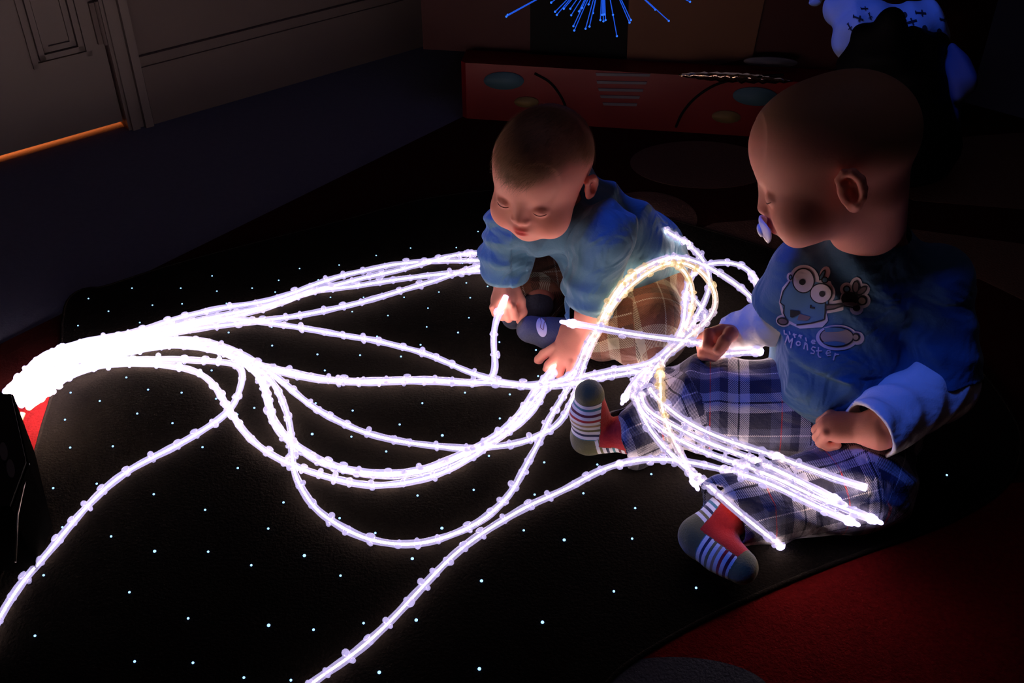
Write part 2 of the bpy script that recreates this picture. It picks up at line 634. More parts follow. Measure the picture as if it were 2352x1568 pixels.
def head(fd, c, R, s, es=.9, eu=0.0):
    def W(x, y, z):
        return np.array(c) + s * (x * R[0] + y * R[1] + z * R[2])
    def E(p, r, k=0.01, mode='add'):
        fd.ell(W(*p), np.array(r) * s, R, k * s, mode)
    E((0, -0.016, 0.016), (0.066, 0.078, 0.066), 0.0)
    E((0, 0.020, 0.020), (0.058, 0.056, 0.056), 0.02)         # forehead
    E((0, 0.022, -0.030), (0.055, 0.050, 0.050), 0.02)        # face
    for q in (-1, 1):
        E((q * 0.031, 0.043, -0.044), (0.027, 0.027, 0.028), 0.014)   # cheeks
        E((q * 0.025, 0.0795, -0.013), (0.013, 0.010, 0.009), 0.012, 'sub')
        E((q * 0.026, 0.0598, -0.016), (0.0125, 0.0115, 0.010), 0.003)  # eyeball under lid
    E((0, 0.052, -0.066), (0.018, 0.016, 0.015), 0.016)       # chin
    E((0, 0.060, -0.048), (0.018, 0.016, 0.012), 0.012)       # mouth area
    fd.cap(W(0, 0.069, -0.010), W(0, 0.076, -0.029), 0.005 * s, 0.0075 * s, 0.010 * s)   # nose
    for q in (-1, 1):
        E((q * 0.0075, 0.0735, -0.032), (0.0055, 0.006, 0.005), 0.004)
        E((q * 0.0045, 0.078, -0.0375), (0.0022, 0.0026, 0.002), 0.001, 'sub')
    E((0, 0.0735, -0.0475), (0.011, 0.0055, 0.0042), 0.003)   # lips
    E((0, 0.0715, -0.0555), (0.010, 0.0055, 0.0042), 0.003)
    fd.cap(W(-0.011, 0.0765, -0.0515), W(0.011, 0.0765, -0.0515), 0.0009 * s, None, 0.0015 * s, 'sub')
    for q in (-1, 1):                                         # ears
        cx = q * 0.066
        tilt = 0.35
        def EW(a, b, n):      # a along back, b along up, n outward
            return W(cx + q * (n + a * tilt) * es, -0.006 - a * es, -0.022 + eu + b * es)
        fd.ell(EW(0.004, 0.0, 0.001), np.array([0.0045, 0.0145 * es, 0.022 * es]) * s, R, 0.004 * s)
        ch = [(-0.004, 0.007), (-0.005, 0.015), (0.002, 0.021), (0.011, 0.019), (0.0165, 0.010), (0.0165, 0.0), (0.013, -0.009), (0.006, -0.015)]
        pts = [EW(a, b, 0.0045) for a, b in ch]
        fd.chain(pts, [0.0030 * s, 0.0036 * s, 0.0042 * s, 0.0046 * s, 0.0046 * s, 0.0042 * s, 0.0044 * s, 0.0056 * s], 0.002 * s)
        fd.ell(EW(0.005, -0.003, 0.008), np.array([0.0075, 0.0068, 0.0095]) * s * es, R, 0.002 * s, 'sub')
        fd.ell(EW(0.003, 0.012, 0.007), np.array([0.004, 0.0045, 0.0035]) * s, R, 0.002 * s, 'sub')
        fd.cap(EW(-0.004, -0.002, 0.003), EW(-0.003, -0.006, 0.004), 0.003 * s, None, 0.003 * s)
        fd.ell(EW(0.003, -0.018, 0.002), np.array([0.004, 0.0065, 0.006]) * s, R, 0.004 * s)
    return W


def hand(fd, wrist, d, n, side, s=1.0, curl=(30, 40, 30), spread=8, thumb=1.0, rw=0.014):
    d = np.array(d, float); d /= np.linalg.norm(d)
    n = np.array(n, float); n = n - d * (n @ d); n /= np.linalg.norm(n)
    t = np.cross(d, n) * side                       # towards the thumb
    wrist = np.array(wrist)
    R = np.array([t, d, n])
    pc = wrist + d * 0.024 * s
    fd.ell(pc, np.array([0.020, 0.025, 0.012]) * s, R, 0.006 * s)
    fd.cap(wrist - d * 0.012 * s, wrist + d * 0.01 * s, rw * s, 0.013 * s, 0.008 * s)
    tips = []
    for i in range(4):
        off = (0.0145 - i * 0.0098) * s
        ln = (0.95, 1.06, 1.0, 0.8)[i]
        a0 = math.radians(spread * (1.5 - i))
        dd = d * math.cos(a0) + t * math.sin(a0)
        p = wrist + d * (0.041 - 0.0022 * abs(i - 1.2)) * s + t * off + n * 0.002 * s
        r = (0.0061, 0.0062, 0.006, 0.0054)[i] * s
        ang = 0
        for j, seg in enumerate((0.017, 0.0125, 0.0105)):
            c = curl[j] + (i - 1.5) * 4
            ang += math.radians(c)
            v = dd * math.cos(ang) - n * math.sin(ang)
            q = p + v * seg * ln * s
            fd.cap(p, q, r, r * 0.93, 0.0022 * s)
            p, r = q, r * 0.93
        tips.append(p)
        fd.ell(p + v * r * 0.5 + 0 * n, np.array([r * 0.7, r * 0.7, r * 0.7]), None, 0.001)
    p0 = wrist + d * 0.010 * s + t * 0.013 * s - n * 0.004 * s
    p1 = p0 + (d * 0.60 + t * (0.75 if thumb < 1.1 else 0.35) - n * 0.35 * thumb) * 0.018 * s
    p2 = p1 + (d * 0.85 + t * 0.1 - n * 0.5 * thumb) * 0.015 * s
    p3 = p2 + (d * 0.75 - t * 0.35 * thumb - n * 0.5 * thumb) * 0.012 * s
    fd.chain([p0, p1, p2, p3], [0.0095 * s, 0.0075 * s, 0.0066 * s, 0.0056 * s], 0.004 * s)
    return tips


def skin_attrs(V, W, c, R, s, hairline):
    q = (V - np.array(c)) / s
    x, y, z = q @ R[0], q @ R[1], q @ R[2]
    lip = np.exp(-((x / 0.0105) ** 4 + ((z + 0.0515) / 0.0085) ** 4)) * (y > 0.066)
    flush = sum(np.exp(-(((x - k * 0.034) / 0.02) ** 2 + ((z + 0.042) / 0.018) ** 2)) for k in (-1, 1)) * (y > 0.02) * 0.8
    flush = np.maximum(flush, np.exp(-((x / 0.009) ** 2 + ((z + 0.030) / 0.007) ** 2)) * (y > 0.07) * 0.7)
    inhead = (np.abs(x) < 0.09) & (np.abs(y) < 0.12) & (z > -0.05) & (z < 0.12)
    hl = hairline(x, y, z)
    earm = np.exp(-(((np.abs(x) - 0.07) / 0.012) ** 2 + ((y + 0.01) / 0.02) ** 2 + ((z + 0.022) / 0.026) ** 2))
    flush = np.maximum(flush, np.clip(earm * 1.3, 0, 1))
    scalp = np.clip(hl, 0, 1) * inhead * (1 - np.clip(earm * 1.6, 0, 1))
    return {'lip': lip, 'flush': np.clip(flush, 0, 1), 'scalp': scalp}


def hair_mesh(name, V, F, scalp, c, R, s, flow, count, length, parent, lift=0.4, width=0.00028):
    r = np.random.default_rng(3)
    nf = F.shape[0]
    fs = scalp[F].mean(1)
    cen = V[F].mean(1)
    nrm = np.cross(V[F[:, 2]] - V[F[:, 0]], V[F[:, 3]] - V[F[:, 1]])
    ar = np.linalg.norm(nrm, axis=1) + 1e-12
    nrm = nrm / ar[:, None]
    pr = fs ** 1.5 * ar
    pr /= pr.sum()
    pick = r.choice(nf, count, p=pr)
    VV, FF = [], []
    for k in pick:
        p = cen[k] + r.normal(size=3) * 0.0006
        n = nrm[k]
        q = (p - np.array(c)) / s
        loc = np.array([q @ R[0], q @ R[1], q @ R[2]])
        d = flow(loc) @ R + r.normal(size=3) * 0.22
        L = length * r.uniform(0.6, 1.25) * (0.5 + 0.5 * fs[k])
        pts = [p - n * 0.0006]
        nn = n.copy()
        cc = np.array(c) + R[1] * (-0.016) * s + R[2] * 0.016 * s
        for j in range(4):
            nn = pts[-1] - cc
            nn /= np.linalg.norm(nn)
            dt = d - nn * (d @ nn)
            dt /= np.linalg.norm(dt) + 1e-9
            up = lift if j == 0 else 0.03
            st = dt + nn * up
            pts.append(pts[-1] + st / np.linalg.norm(st) * L / 4)
        b = len(VV)
        sd = np.cross(nn, dt) * width
        for j, pt in enumerate(pts):
            w = 1 - j / 4.6
            VV.append(pt - sd * w); VV.append(pt + sd * w)
        for j in range(4):
            FF.append((b + 2 * j, b + 2 * j + 1, b + 2 * j + 3, b + 2 * j + 2))
    return mk(name, np.array(VV), np.array(FF), M['hair'], parent, smooth=False)


# ---------------------------------------------------------------- decals that lie on a surface
def bvh_of(*objs):
    V, F, o = [], [], 0
    for ob in objs:
        me = ob.data
        co = np.empty(len(me.vertices) * 3, np.float32)
        me.vertices.foreach_get('co', co)
        co = co.reshape(-1, 3)
        V += [tuple(v) for v in co]
        F += [tuple(i + o for i in p.vertices) for p in me.polygons]
        o += len(co)
    return BVHTree.FromPolygons(V, F)


def star_patch(poly, step=5.0):
    poly = np.array(poly, float)
    P = np.vstack([poly, poly[:1]])
    s = np.concatenate([[0], np.cumsum(np.linalg.norm(np.diff(P, axis=0), axis=1))])
    n = max(12, int(s[-1] / step))
    q = np.linspace(0, s[-1], n, endpoint=False)
    B = np.stack([np.interp(q, s, P[:, 0]), np.interp(q, s, P[:, 1])], 1)
    c = B.mean(0)
    nr = max(2, int(np.linalg.norm(B - c, axis=1).max() / step))
    V = [c]
    for i in range(1, nr + 1):
        V += list(c + (B - c) * i / nr)
    F = [(0, 1 + (j + 1) % n, 1 + j) for j in range(n)]
    for i in range(nr - 1):
        a, b = 1 + i * n, 1 + (i + 1) * n
        F += [(a + j, a + (j + 1) % n, b + (j + 1) % n, b + j) for j in range(n)]
    return np.array(V), F


def oval(cx, cy, rx, ry, rot=0, n=40):
    a = np.linspace(0, 2 * math.pi, n, endpoint=False)
    x, y = rx * np.cos(a), ry * np.sin(a)
    r = math.radians(rot)
    return np.stack([cx + x * math.cos(r) - y * math.sin(r), cy + x * math.sin(r) + y * math.cos(r)], 1)


def stroke(pts, w, step=4.0):
    P = np.array(pts, float)
    out = [P[0]]
    for a, b in zip(P[:-1], P[1:]):
        n = max(1, int(np.linalg.norm(b - a) / step))
        out += [a + (b - a) * i / n for i in range(1, n + 1)]
    P = np.array(out)
    T = np.gradient(P, axis=0)
    T /= np.linalg.norm(T, axis=1)[:, None] + 1e-9
    N = np.stack([-T[:, 1], T[:, 0]], 1) * w / 2
    V = np.concatenate([P - N, P + N])
    n = len(P)
    return V, [(i, i + 1, n + i + 1, n + i) for i in range(n - 1)]


def decals(name, items, bv, mats, parent, uv=True, base=0.0009, per=0.00035):
    """items: (layer, material index, (V2, F)); each 2-D point is carried onto the cloth"""
    VV, FF, fm, o = [], [], [], 0
    for layer, mi, (V2, F) in items:
        ok, pts = [], []
        for p in V2:
            d = Vector(ray(p[0], p[1]))
            hit = bv.ray_cast(Vector(CO), d, 4.0)
            if hit[0] is None:
                ok.append(False); pts.append((0, 0, 0)); continue
            n = hit[1] if hit[1].dot(d) < 0 else -hit[1]
            q = hit[0] + (n * 0.5 - d * 0.5) * (base + per * layer)
            ok.append(True); pts.append(tuple(q))
        pts = np.array(pts)
        for f in F:
            if all(ok[i] for i in f) and max(np.linalg.norm(pts[f[i]] - pts[f[i - 1]]) for i in range(len(f))) < 0.012:
                FF.append(tuple(i + o for i in f)); fm.append(mi)
        VV += list(pts); o += len(pts)
    return mk(name, VV, FF, mats, parent, smooth=True, uv=uv, fm=fm)


# ================================================================ the room
Z_RUG, Z_FLOOR = -0.005, -0.010


def PF(px, py, z=Z_FLOOR):
    p = PZ(px, py, z)
    return np.array([p[0], p[1], z])


def slab(poly2, z1, z0):
    return prism([(p[0], p[1], z0) for p in poly2], (0, 0, z1 - z0))


def ccw(P):
    P = [tuple(p[:2]) for p in P]
    a = sum(P[i - 1][0] * P[i][1] - P[i][0] * P[i - 1][1] for i in range(len(P)))
    return P if a > 0 else P[::-1]


W0 = PF(0, 380)[:2]
W1 = PF(975, 100)[:2]
wd = (W1 - W0) / np.linalg.norm(W1 - W0)           # along the left wall, away from the camera
wn = np.array([wd[1], -wd[0]])                     # into the room
WA = W0 - wd * 2.6
WB = W0 + wd * 2.5
WC = WB + wn * 3.4
WD = WA + wn * 3.4
RH = 2.5
floor = mk('floor', *slab(ccw([WA - wd * .2 - wn * .6, WB + wd * .2 - wn * .6, WC + wd * .2 + wn * .2, WD - wd * .2 + wn * .2]), Z_FLOOR, Z_FLOOR - 0.06), M['grey_floor'], smooth=False)
tag(floor, kind='structure')


def wall(name, a, b, n, th=0.1, z0=Z_FLOOR, z1=RH, m='wall'):
    a = np.array(a); b = np.array(b)
    V, F = slab(ccw([a, b, b - n * th, a - n * th]), z1, z0)
    return V, F


def hit_wall(px, py, off=0.0):
    """where the line of sight meets the left wall plane: distance along it and height"""
    d = ray(px, py)
    o = W0 + wn * off
    k = ((o - CO[:2]) @ wn) / (d[:2] @ wn)
    p = CO + d * k
    return (p[:2] - W0) @ wd, p[2]


s_j0 = hit_wall(287, 274)[0]          # door side of the frame
s_j1 = hit_wall(345, 268)[0]
dw = 0.78
s_d0 = s_j0 - dw                      # far side of the door
wj = s_j1 - s_j0
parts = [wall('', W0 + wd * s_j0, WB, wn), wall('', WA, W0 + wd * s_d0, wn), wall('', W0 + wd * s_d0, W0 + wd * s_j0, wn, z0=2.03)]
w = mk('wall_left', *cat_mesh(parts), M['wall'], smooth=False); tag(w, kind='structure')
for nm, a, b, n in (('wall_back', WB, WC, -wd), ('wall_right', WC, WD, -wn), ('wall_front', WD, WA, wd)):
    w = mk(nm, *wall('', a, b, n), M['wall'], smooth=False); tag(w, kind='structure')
w = mk('ceiling', *slab(ccw([WA, WB, WC, WD]), RH + 0.1, RH), M['wall'], smooth=False); tag(w, kind='structure')


def wbox(s0, s1, z0, z1, o0, o1):
    return slab(ccw([W0 + wd * s0 + wn * o0, W0 + wd * s1 + wn * o0, W0 + wd * s1 + wn * o1, W0 + wd * s0 + wn * o1]), z1, z0)


door = bpy.data.objects.new('door_1', None); C.objects.link(door); tag(door, kind='structure')
door.location = (*(W0 + wd * s_d0), Z_FLOOR)
gap = 0.016
slabm = [wbox(s_d0 + 0.003, s_j0 - 0.003, Z_FLOOR + gap, 2.02, -0.045, -0.006)]
mk('door_leaf', *cat_mesh(slabm), M['door'], door, smooth=False)
# raised panel mouldings of the leaf, the lower right one in view
ps1, pz1 = hit_wall(212, 128, -0.006)
ps0, pz0 = hit_wall(76, 156, -0.006)
pz = 0.5 * (pz0 + pz1)
pw = ps1 - ps0
rows = [(pz, 0.86), (1.02, 1.92)]
for (s0, s1) in ((ps0, ps1), (ps0 - pw - 0.09, ps0 - 0.09)):
    for (z0, z1) in rows:
        fr = []
        for k, (e, h) in enumerate(((0.0, 0.006), (0.014, 0.010), (0.026, 0.005))):
            w_ = 0.010
            fr += [wbox(s0 + e, s0 + e + w_, z0 + e, z1 - e, -0.0065, -0.006 + h), wbox(s1 - e - w_, s1 - e, z0 + e, z1 - e, -0.0065, -0.006 + h),
                   wbox(s0 + e, s1 - e, z0 + e, z0 + e + w_, -0.0065, -0.006 + h), wbox(s0 + e, s1 - e, z1 - e - w_, z1 - e, -0.0065, -0.006 + h)]
        mk('door_panel', *cat_mesh(fr), M['door'], door, smooth=False)
# hinge leaf at the frame side
hz = hit_wall(283, 40, 0.0)[1]
mk('door_hinge', *cat_mesh([wbox(s_j0 - 0.016, s_j0 - 0.004, hz - 0.04, hz + 0.04, -0.006, 0.002), tube([[*(W0 + wd * (s_j0 - 0.003) + wn * 0.004), hz - 0.042], [*(W0 + wd * (s_j0 - 0.003) + wn * 0.004), hz + 0.042]], 0.004)]), M['wall'], door, smooth=False)


def architrave(s0, s1, z0, z1):
    q = (s1 - s0)
    return [wbox(s0, s1, z0, z1, 0, 0.010), wbox(s0 + q * .12, s0 + q * .42, z0, z1, 0, 0.017), wbox(s0 + q * .62, s1 - q * .06, z0, z1, 0, 0.022)]


tr = mk('trim_1', *cat_mesh(architrave(s_j0, s_j1, Z_FLOOR, 2.03 + wj) + architrave(s_d0 - wj, s_d0, Z_FLOOR, 2.03 + wj) + [wbox(s_d0, s_j0, 2.03, 2.03 + wj, 0, 0.018)]), M['door'], smooth=False)
tag(tr, kind='structure')
bz = hit_wall(352, 125, 0.012)[1]
bb = mk('baseboard_left', *cat_mesh([wbox(s_j1, 2.5, Z_FLOOR, bz - 0.02, 0, 0.014), wbox(s_j1, 2.5, bz - 0.02, bz, 0, 0.009)]), M['wall'], smooth=False)
tag(bb, kind='structure')
bb = mk('baseboard_back', *slab(ccw([WB - wd * .014, WC - wd * .014, WC, WB]), bz, Z_FLOOR), M['wall'], smooth=False)
tag(bb, kind='structure')
# the lit corridor behind the door, seen only through the gap below the leaf
cl = W0 + wd * (s_d0 + s_j0) / 2
lamp('corridor_lamp', 'AREA', (*(cl - wn * 0.42), 0.35), (*(cl - wn * 0.02), 0.0), 16.0, (1.0, 0.20, 0.03), 0.3)

# ---------------------------------------------------------------- big red rug with ovals
e0, e1 = PF(0, 790, Z_RUG)[:2], PF(1063, 268, Z_RUG)[:2]
ed = (e1 - e0) / np.linalg.norm(e1 - e0)
en = np.array([ed[1], -ed[0]])
R0, R1 = e0 - ed * 0.9, e0 + ed * 1.75
rug = mk('printed_rug', *slab(ccw([R0, R1, R1 + en * 2.1, R0 + en * 2.1]), Z_RUG, Z_FLOOR + 0.0002), M['rug_dark'], smooth=False)
tag(rug, 'large dark red and black rug with pale ovals under the star carpet', 'rug')


def patch(name, px, m, z=Z_RUG + 0.0006, parent=None, lab=None):
    P = [PZ(x, y, z)[:2] for x, y in px]
    o = mk(name, *slab(ccw(P), z, z - 0.002), m, parent, smooth=False)
    if lab:
        o['label'] = lab
    return o


patch('oval_patch', oval(1612, 378, 165, 54, 2), M['rug_tan'], parent=rug, lab='brown oval printed on the rug')
patch('oval_patch', oval(1490, 498, 112, 58, 4), M['rug_tan'], parent=rug)
patch('oval_patch', [(1545, 600), (1560, 545), (1640, 512), (1800, 500), (2050, 520), (2352, 560), (2500, 620), (2500, 760), (2250, 640), (1900, 640), (1700, 650), (1600, 640)], M['rug_tan'], parent=rug)
patch('oval_patch', [(2000, 330), (2400, 300), (2500, 420), (2352, 480), (2100, 460), (1980, 400)], M['rug_tan'], parent=rug)
patch('oval_patch', oval(1545, 1600, 230, 92, 0), M['rug_grey'], parent=rug, lab='grey oval printed on the rug')
red_area = [(-60, 925), (60, 880), (150, 850), (175, 880), (160, 1010), (60, 1100), (-60, 1250)]  # trimmed; the dimmer red beyond is shade put into the base colour
patch('red_field', red_area, M['red_rug'], z=Z_RUG + 0.0003, parent=rug, lab='deep red part of the rug')
patch('red_field', [(1150, 1660), (1300, 1560), (1560, 1385), (1950, 1190), (2100, 1120), (2500, 1100), (2700, 1400), (2600, 1750), (1500, 1800)], M['red_rug'], z=Z_RUG + 0.0003, parent=rug)

# ---------------------------------------------------------------- black star carpet
star_px = [(150, 700), (158, 684), (178, 668), (205, 660), (245, 655), (420, 600), (760, 512), (1010, 450), (1250, 440), (1600, 520), (1950, 640), (2200, 800), (2330, 960), (2340, 1060), (2290, 1130), (2200, 1185), (2112, 1222), (1994, 1262), (1836, 1322), (1679, 1390), (1560, 1450), (1430, 1530), (1300, 1640), (900, 1760), (200, 1760), (-40, 1500), (10, 1300), (60, 1120), (95, 985), (122, 895), (140, 800), (143, 740)]
pts = np.array([PZ(x, y, 0)[:2] for x, y in star_px])
car = np.vstack([pts, pts[:1]])
sm, _ = catmull(np.c_[car, np.zeros(len(car))], 0.012)
sm = sm[:-1, :2]
carpet = mk('star_carpet', *slab(ccw(sm), 0.0, -0.0042), M['black_carpet'], smooth=False)
tag(carpet, 'black carpet sprinkled with tiny blue light points', 'carpet')
ring = np.c_[sm, np.full(len(sm), -0.0022)]
ring = np.vstack([ring, ring[:1]])
mk('bound_edge', *tube(ring, 0.0030, 6, caps=False), M['carpet_edge'], carpet)

STARS = """303,661 415,661 487,633 579,661 632,670 498,668 350,700 418,697 203,685 249,714 179,747 321,740 363,764 520,696 525,763 688,616 779,608 864,586
943,569 1048,568 640,643 731,642 759,682 835,682 928,682 1008,670 1071,649 1080,683 1120,657 891,724 809,715 983,707 980,750 1077,729 1052,763 625,793
729,813 827,815 921,818 966,791 1147,785 746,850 708,749 866,772 1068,901 725,925 970,925 1015,623 1062,604 1098,531 1123,543 162,901 229,920 290,866 340,894
417,901 315,949 149,963 396,971 161,1027 259,1024 465,1026 584,936 486,850 407,848 496,915 545,951 546,1074 353,1134 471,1170 651,1153 616,1213 222,1110
122,1120 255,1231 143,1210 624,751 625,793 810,942 807,1002 717,996 918,974 887,1036 780,1189 862,1223 959,1137 1171,905 1148,960 1016,999 1236,863 1231,803
1123,1046 1250,1061 1088,1124 1228,1135 1015,1212 1203,1217 1296,1239 1452,1236 1459,1166 1340,1132 1372,1066 1496,1088 1646,1094 577,1297 699,1275 782,1321
947,1282 617,1435 720,1445 835,1430 956,1423 1106,1333 1246,1428 1101,1535 871,1543 560,1555 668,1561 355,1265 478,1266 100,1320 297,1359 432,1419 80,1459
309,1518 443,1521 1410,1357 1599,1349 2175,1090 2077,1142"""
stars = sorted(set(tuple(int(q) for q in s.split(',')) for s in STARS.split()), key=lambda p: -p[1])
bright = {(699, 1275), (1246, 1428), (355, 1265), (617, 1435), (1015, 1212), (1101, 1535), (871, 1543), (1106, 1333), (717, 996), (947, 1282), (1016, 999), (956, 1423), (1296, 1239)}


def dome(c, r):
    V, F = sphere((0, 0, 0), r, 10, 6, (1, 1, 0.8))
    return V + np.array([c[0], c[1], 0.0006]), F


far = []
for i, (x, y) in enumerate(stars):
    r = (0.00185 if (x, y) in bright else 0.0014) * (1.0 if y > 760 else 0.85)
    p = PZ(x, y, 0.001)
    if i < 98:
        o = mk('light_point', *dome(p, r), M['star'], carpet)
    else:
        far.append(dome(p, r))
o = mk('light_points', *cat_mesh(far), M['star'], carpet); o['kind'] = 'stuff'

# ---------------------------------------------------------------- red toy car front behind
c0, c1 = PZ(1063, 268, Z_RUG)[:2], PZ(1725, 310, Z_RUG)[:2]
cu = (c1 - c0) / np.linalg.norm(c1 - c0)
cn = np.array([cu[1], -cu[0]])                     # towards the camera


def car_hit(px, py, off=0.0):
    d = ray(px, py)
    o = c0 + cn * off
    k = ((o - CO[:2]) @ cn) / (d[:2] @ cn)
    p = CO + d * k
    return (p[:2] - c0) @ cu, p[2]


def CPt(u, z, off):
    p = c0 + cu * u + cn * off
    return (p[0], p[1], z)


def plate(px, off, th):
    """outline seen on the car's front, cut from a sheet th thick whose face lies at off"""
    P = [CPt(*car_hit(x, y, off), off) for x, y in px]
    return prism(P, (-cn[0] * th, -cn[1] * th, 0))


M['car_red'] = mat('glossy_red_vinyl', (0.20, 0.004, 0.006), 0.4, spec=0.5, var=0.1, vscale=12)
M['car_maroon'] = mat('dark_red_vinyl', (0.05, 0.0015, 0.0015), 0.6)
M['car_black'] = mat('black_vinyl', (0.006, 0.006, 0.006), 0.6, spec=0.1)
M['car_tan'] = mat('tan_board', (0.17, 0.075, 0.04), 0.8, var=0.1, vscale=10)
M['car_blue'] = mat('pale_blue_print', (0.07, 0.15, 0.20), 0.6)
M['car_yellow'] = mat('pale_yellow_print', (0.24, 0.16, 0.06), 0.6)
M['car_grey'] = mat('grey_print', (0.17, 0.16, 0.19), 0.6)
M['plastic_edge'] = mat('golden_glossy_plastic', (0.9, 0.66, 0.45), 0.12, metal=1.0, bump=1.0, bscale=45)  # golden tint puts the colour of the glints into the surface
cc0 = CPt(0.4, Z_RUG, -0.2)
toy = empty('toy_car', cc0, 'red toy car front with blue headlights and grey grille bars behind the children', 'toy car')
ztop = 0.115
uL, uR = 0.0, 0.95
prof = [(uL, 0), (uL + .01, 0.008), (uR - .01, 0.008), (uR, 0), (uR, -0.35), (uL, -0.35)]
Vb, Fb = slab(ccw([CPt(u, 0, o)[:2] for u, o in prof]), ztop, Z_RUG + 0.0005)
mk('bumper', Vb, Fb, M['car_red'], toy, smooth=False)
f0 = 0.008
mk('headlight', *plate(oval(1157, 186, 46, 20, 1), f0 + .003, .003), M['car_blue'], toy)
mk('headlight', *plate(oval(1735, 222, 52, 21, 3), f0 + .003, .003), M['car_blue'], toy)
mk('fog_lamp', *plate(oval(1209, 235, 28, 12, 1), f0 + .003, .003), M['car_yellow'], toy)
mk('fog_lamp', *plate(oval(1668, 269, 33, 14, 3), f0 + .003, .003), M['car_yellow'], toy)
for k, (x0, x1, y) in enumerate(((1368, 1494, 171), (1370, 1486, 189), (1374, 1478, 206), (1378, 1470, 222), (1384, 1464, 239))):
    mk('grille_bar', *plate([(x0, y - 3), (x1, y - 1), (x1 - 2, y + 5), (x0 + 2, y + 3)], f0 + .002, .002), M['car_grey'], toy, smooth=False)
for pl in ([(1228, 168), (1262, 188), (1285, 216), (1297, 240), (1305, 268)], [(1552, 292), (1568, 258), (1600, 222), (1650, 192), (1720, 178), (1800, 172)]):
    q = [CPt(*car_hit(x, y, f0), f0) for x, y in pl]
    sp, _ = catmull(np.array(q), 0.006)
    mk('piping', *tube(sp, 0.0028, 6), M['car_black'], toy)
# upper body: a wider tall front standing on the bumper, a little further back
ub = -0.06
u0 = car_hit(975, 160, ub)[0]
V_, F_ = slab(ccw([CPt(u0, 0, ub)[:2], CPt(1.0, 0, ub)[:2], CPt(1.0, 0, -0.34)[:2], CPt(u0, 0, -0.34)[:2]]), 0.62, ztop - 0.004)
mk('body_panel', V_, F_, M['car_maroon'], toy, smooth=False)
mk('windscreen', *plate([(1218, -160), (1445, -160), (1438, 172), (1218, 168)], ub + .004, .004), M['car_black'], toy, smooth=False)
mk('tan_panel', *plate([(1452, -160), (1790, -160), (1728, 132), (1640, 150), (1438, 172)], ub + .006, .006), M['car_tan'], toy, smooth=False)
# crumpled mirror-like strip for the shiny plastic edge, shaped to give its glints
sp_u = [car_hit(1560 + 265 * t, 158 + 4 * t, 0.012) for t in np.linspace(0, 1, 28)]
VV, FF = [], []
for i, (u, z) in enumerate(sp_u):
    t = i / 27
    hgt = 0.0125 * math.sin(math.pi * min(1, t * 1.02)) ** 0.6 + 0.0006
    zc = ztop + 0.001
    dz = 0.0012 * math.sin(i * 2.4)
    VV += [CPt(u, zc + hgt * .8 + dz, 0.010 + 0.002 * math.sin(i * 1.9)), CPt(u, zc - hgt * .6 + dz, 0.0125 + 0.002 * math.sin(i * 2.6)), CPt(u, zc - hgt * .6 + dz, 0.0075), CPt(u, zc + hgt * .8 + dz, 0.0065)]
for i in range(27):
    for j in range(4):
        FF.append((4 * i + j, 4 * i + (j + 1) % 4, 4 * i + 4 + (j + 1) % 4, 4 * i + 4 + j))
FF += [(0, 3, 2, 1), (108, 109, 110, 111)]
mk('shiny_edge', VV, FF, M['plastic_edge'], toy)
mk('pale_flap', *plate(oval(1770, 143, 62, 11, 2), -0.035, .004), M['car_grey'], toy)

# ---------------------------------------------------------------- light source box at the left edge
bx = [PZ(30, 905, .1)[:2], PZ(66, 1065, .1)[:2], PZ(28, 1170, .1)[:2], PZ(-260, 1170, .1)[:2], PZ(-300, 905, .1)[:2]]
M['box_metal'] = mat('dark_grey_enamel', (0.012, 0.011, 0.012), 0.5, metal=0.0, spec=0.15)
M['box_edge'] = mat('brushed_metal_edge', (0.4, 0.36, 0.3), 0.3, metal=1.0)
M['reflection_grey'] = mat('painted_reflection', (0.16, 0.15, 0.15), 0.3)
lb = empty('light_box', (*np.mean(bx, 0), 0), 'dark grey metal lamp box at the left edge feeding the strands', 'lamp box')
mk('casing', *slab(ccw(bx), 0.1, 0.0012), mat('black_casing', (0.003, 0.003, 0.003), 1.0, spec=0.0), lb, smooth=False)
mk('lid', *slab(ccw([np.mean(bx, 0) + (p - np.mean(bx, 0)) * 0.97 for p in bx]), 0.103, 0.0995), M['box_metal'], lb, smooth=False)
for cx, cy in ((8, 1036), (24, 1075)):  # blurred reflections on the lid, painted as pale grey ovals
    P = [PZ(x, y, 0.1045) for x, y in oval(cx, cy, 9, 21, -6)]
    mk('lid_reflection', *prism(P, (0, 0, -0.002)), M['reflection_grey'], lb, smooth=False)
mk('corner_strip', *tube([PZ(66, 1065, .094), PZ(40, 1180, .09), PZ(36, 1290, .07)], 0.0014, 6), M['box_edge'], lb)
PORT = PZ(42, 918, 0.070)
pd = np.array([0.62, 0.62, 0.12]); pd /= np.linalg.norm(pd)
mk('outlet_collar', *tube([PORT - pd * .06, PORT - pd * .012], [0.024, 0.024], 24), M['car_black'], lb)
mk('bracket', *cat_mesh([tube([PZ(53, 948, .04), PZ(38, 985, .03)], 0.0035, 8)]), mat('pale_metal_tab', (0.7, 0.62, 0.4), 0.3, metal=0.6), lb)


# ================================================================ the children
def waves(x, y, z, d, f, amp, seed, warp=1.6):
    d = np.array(d, float); d /= np.linalg.norm(d)
    ph = 2 * math.pi * f * (x * d[0] + y * d[1] + z * d[2]) + warp * noise3(x, y, z, 22, seed)
    m = 0.5 + 0.5 * np.tanh(1.5 * noise3(x, y, z, 14, seed + 1))
    return amp * (np.abs(np.sin(ph / 2)) ** 1.5 * 2 - 1) * m


def build(fd, name, m, parent, uv=True, relax=2, attrs=None):
    V, F = fd.mesh(relax)
    a = attrs(V, F) if attrs else None
    return mk(name, V, F, m, parent, uv=uv, attrs=a), V, F


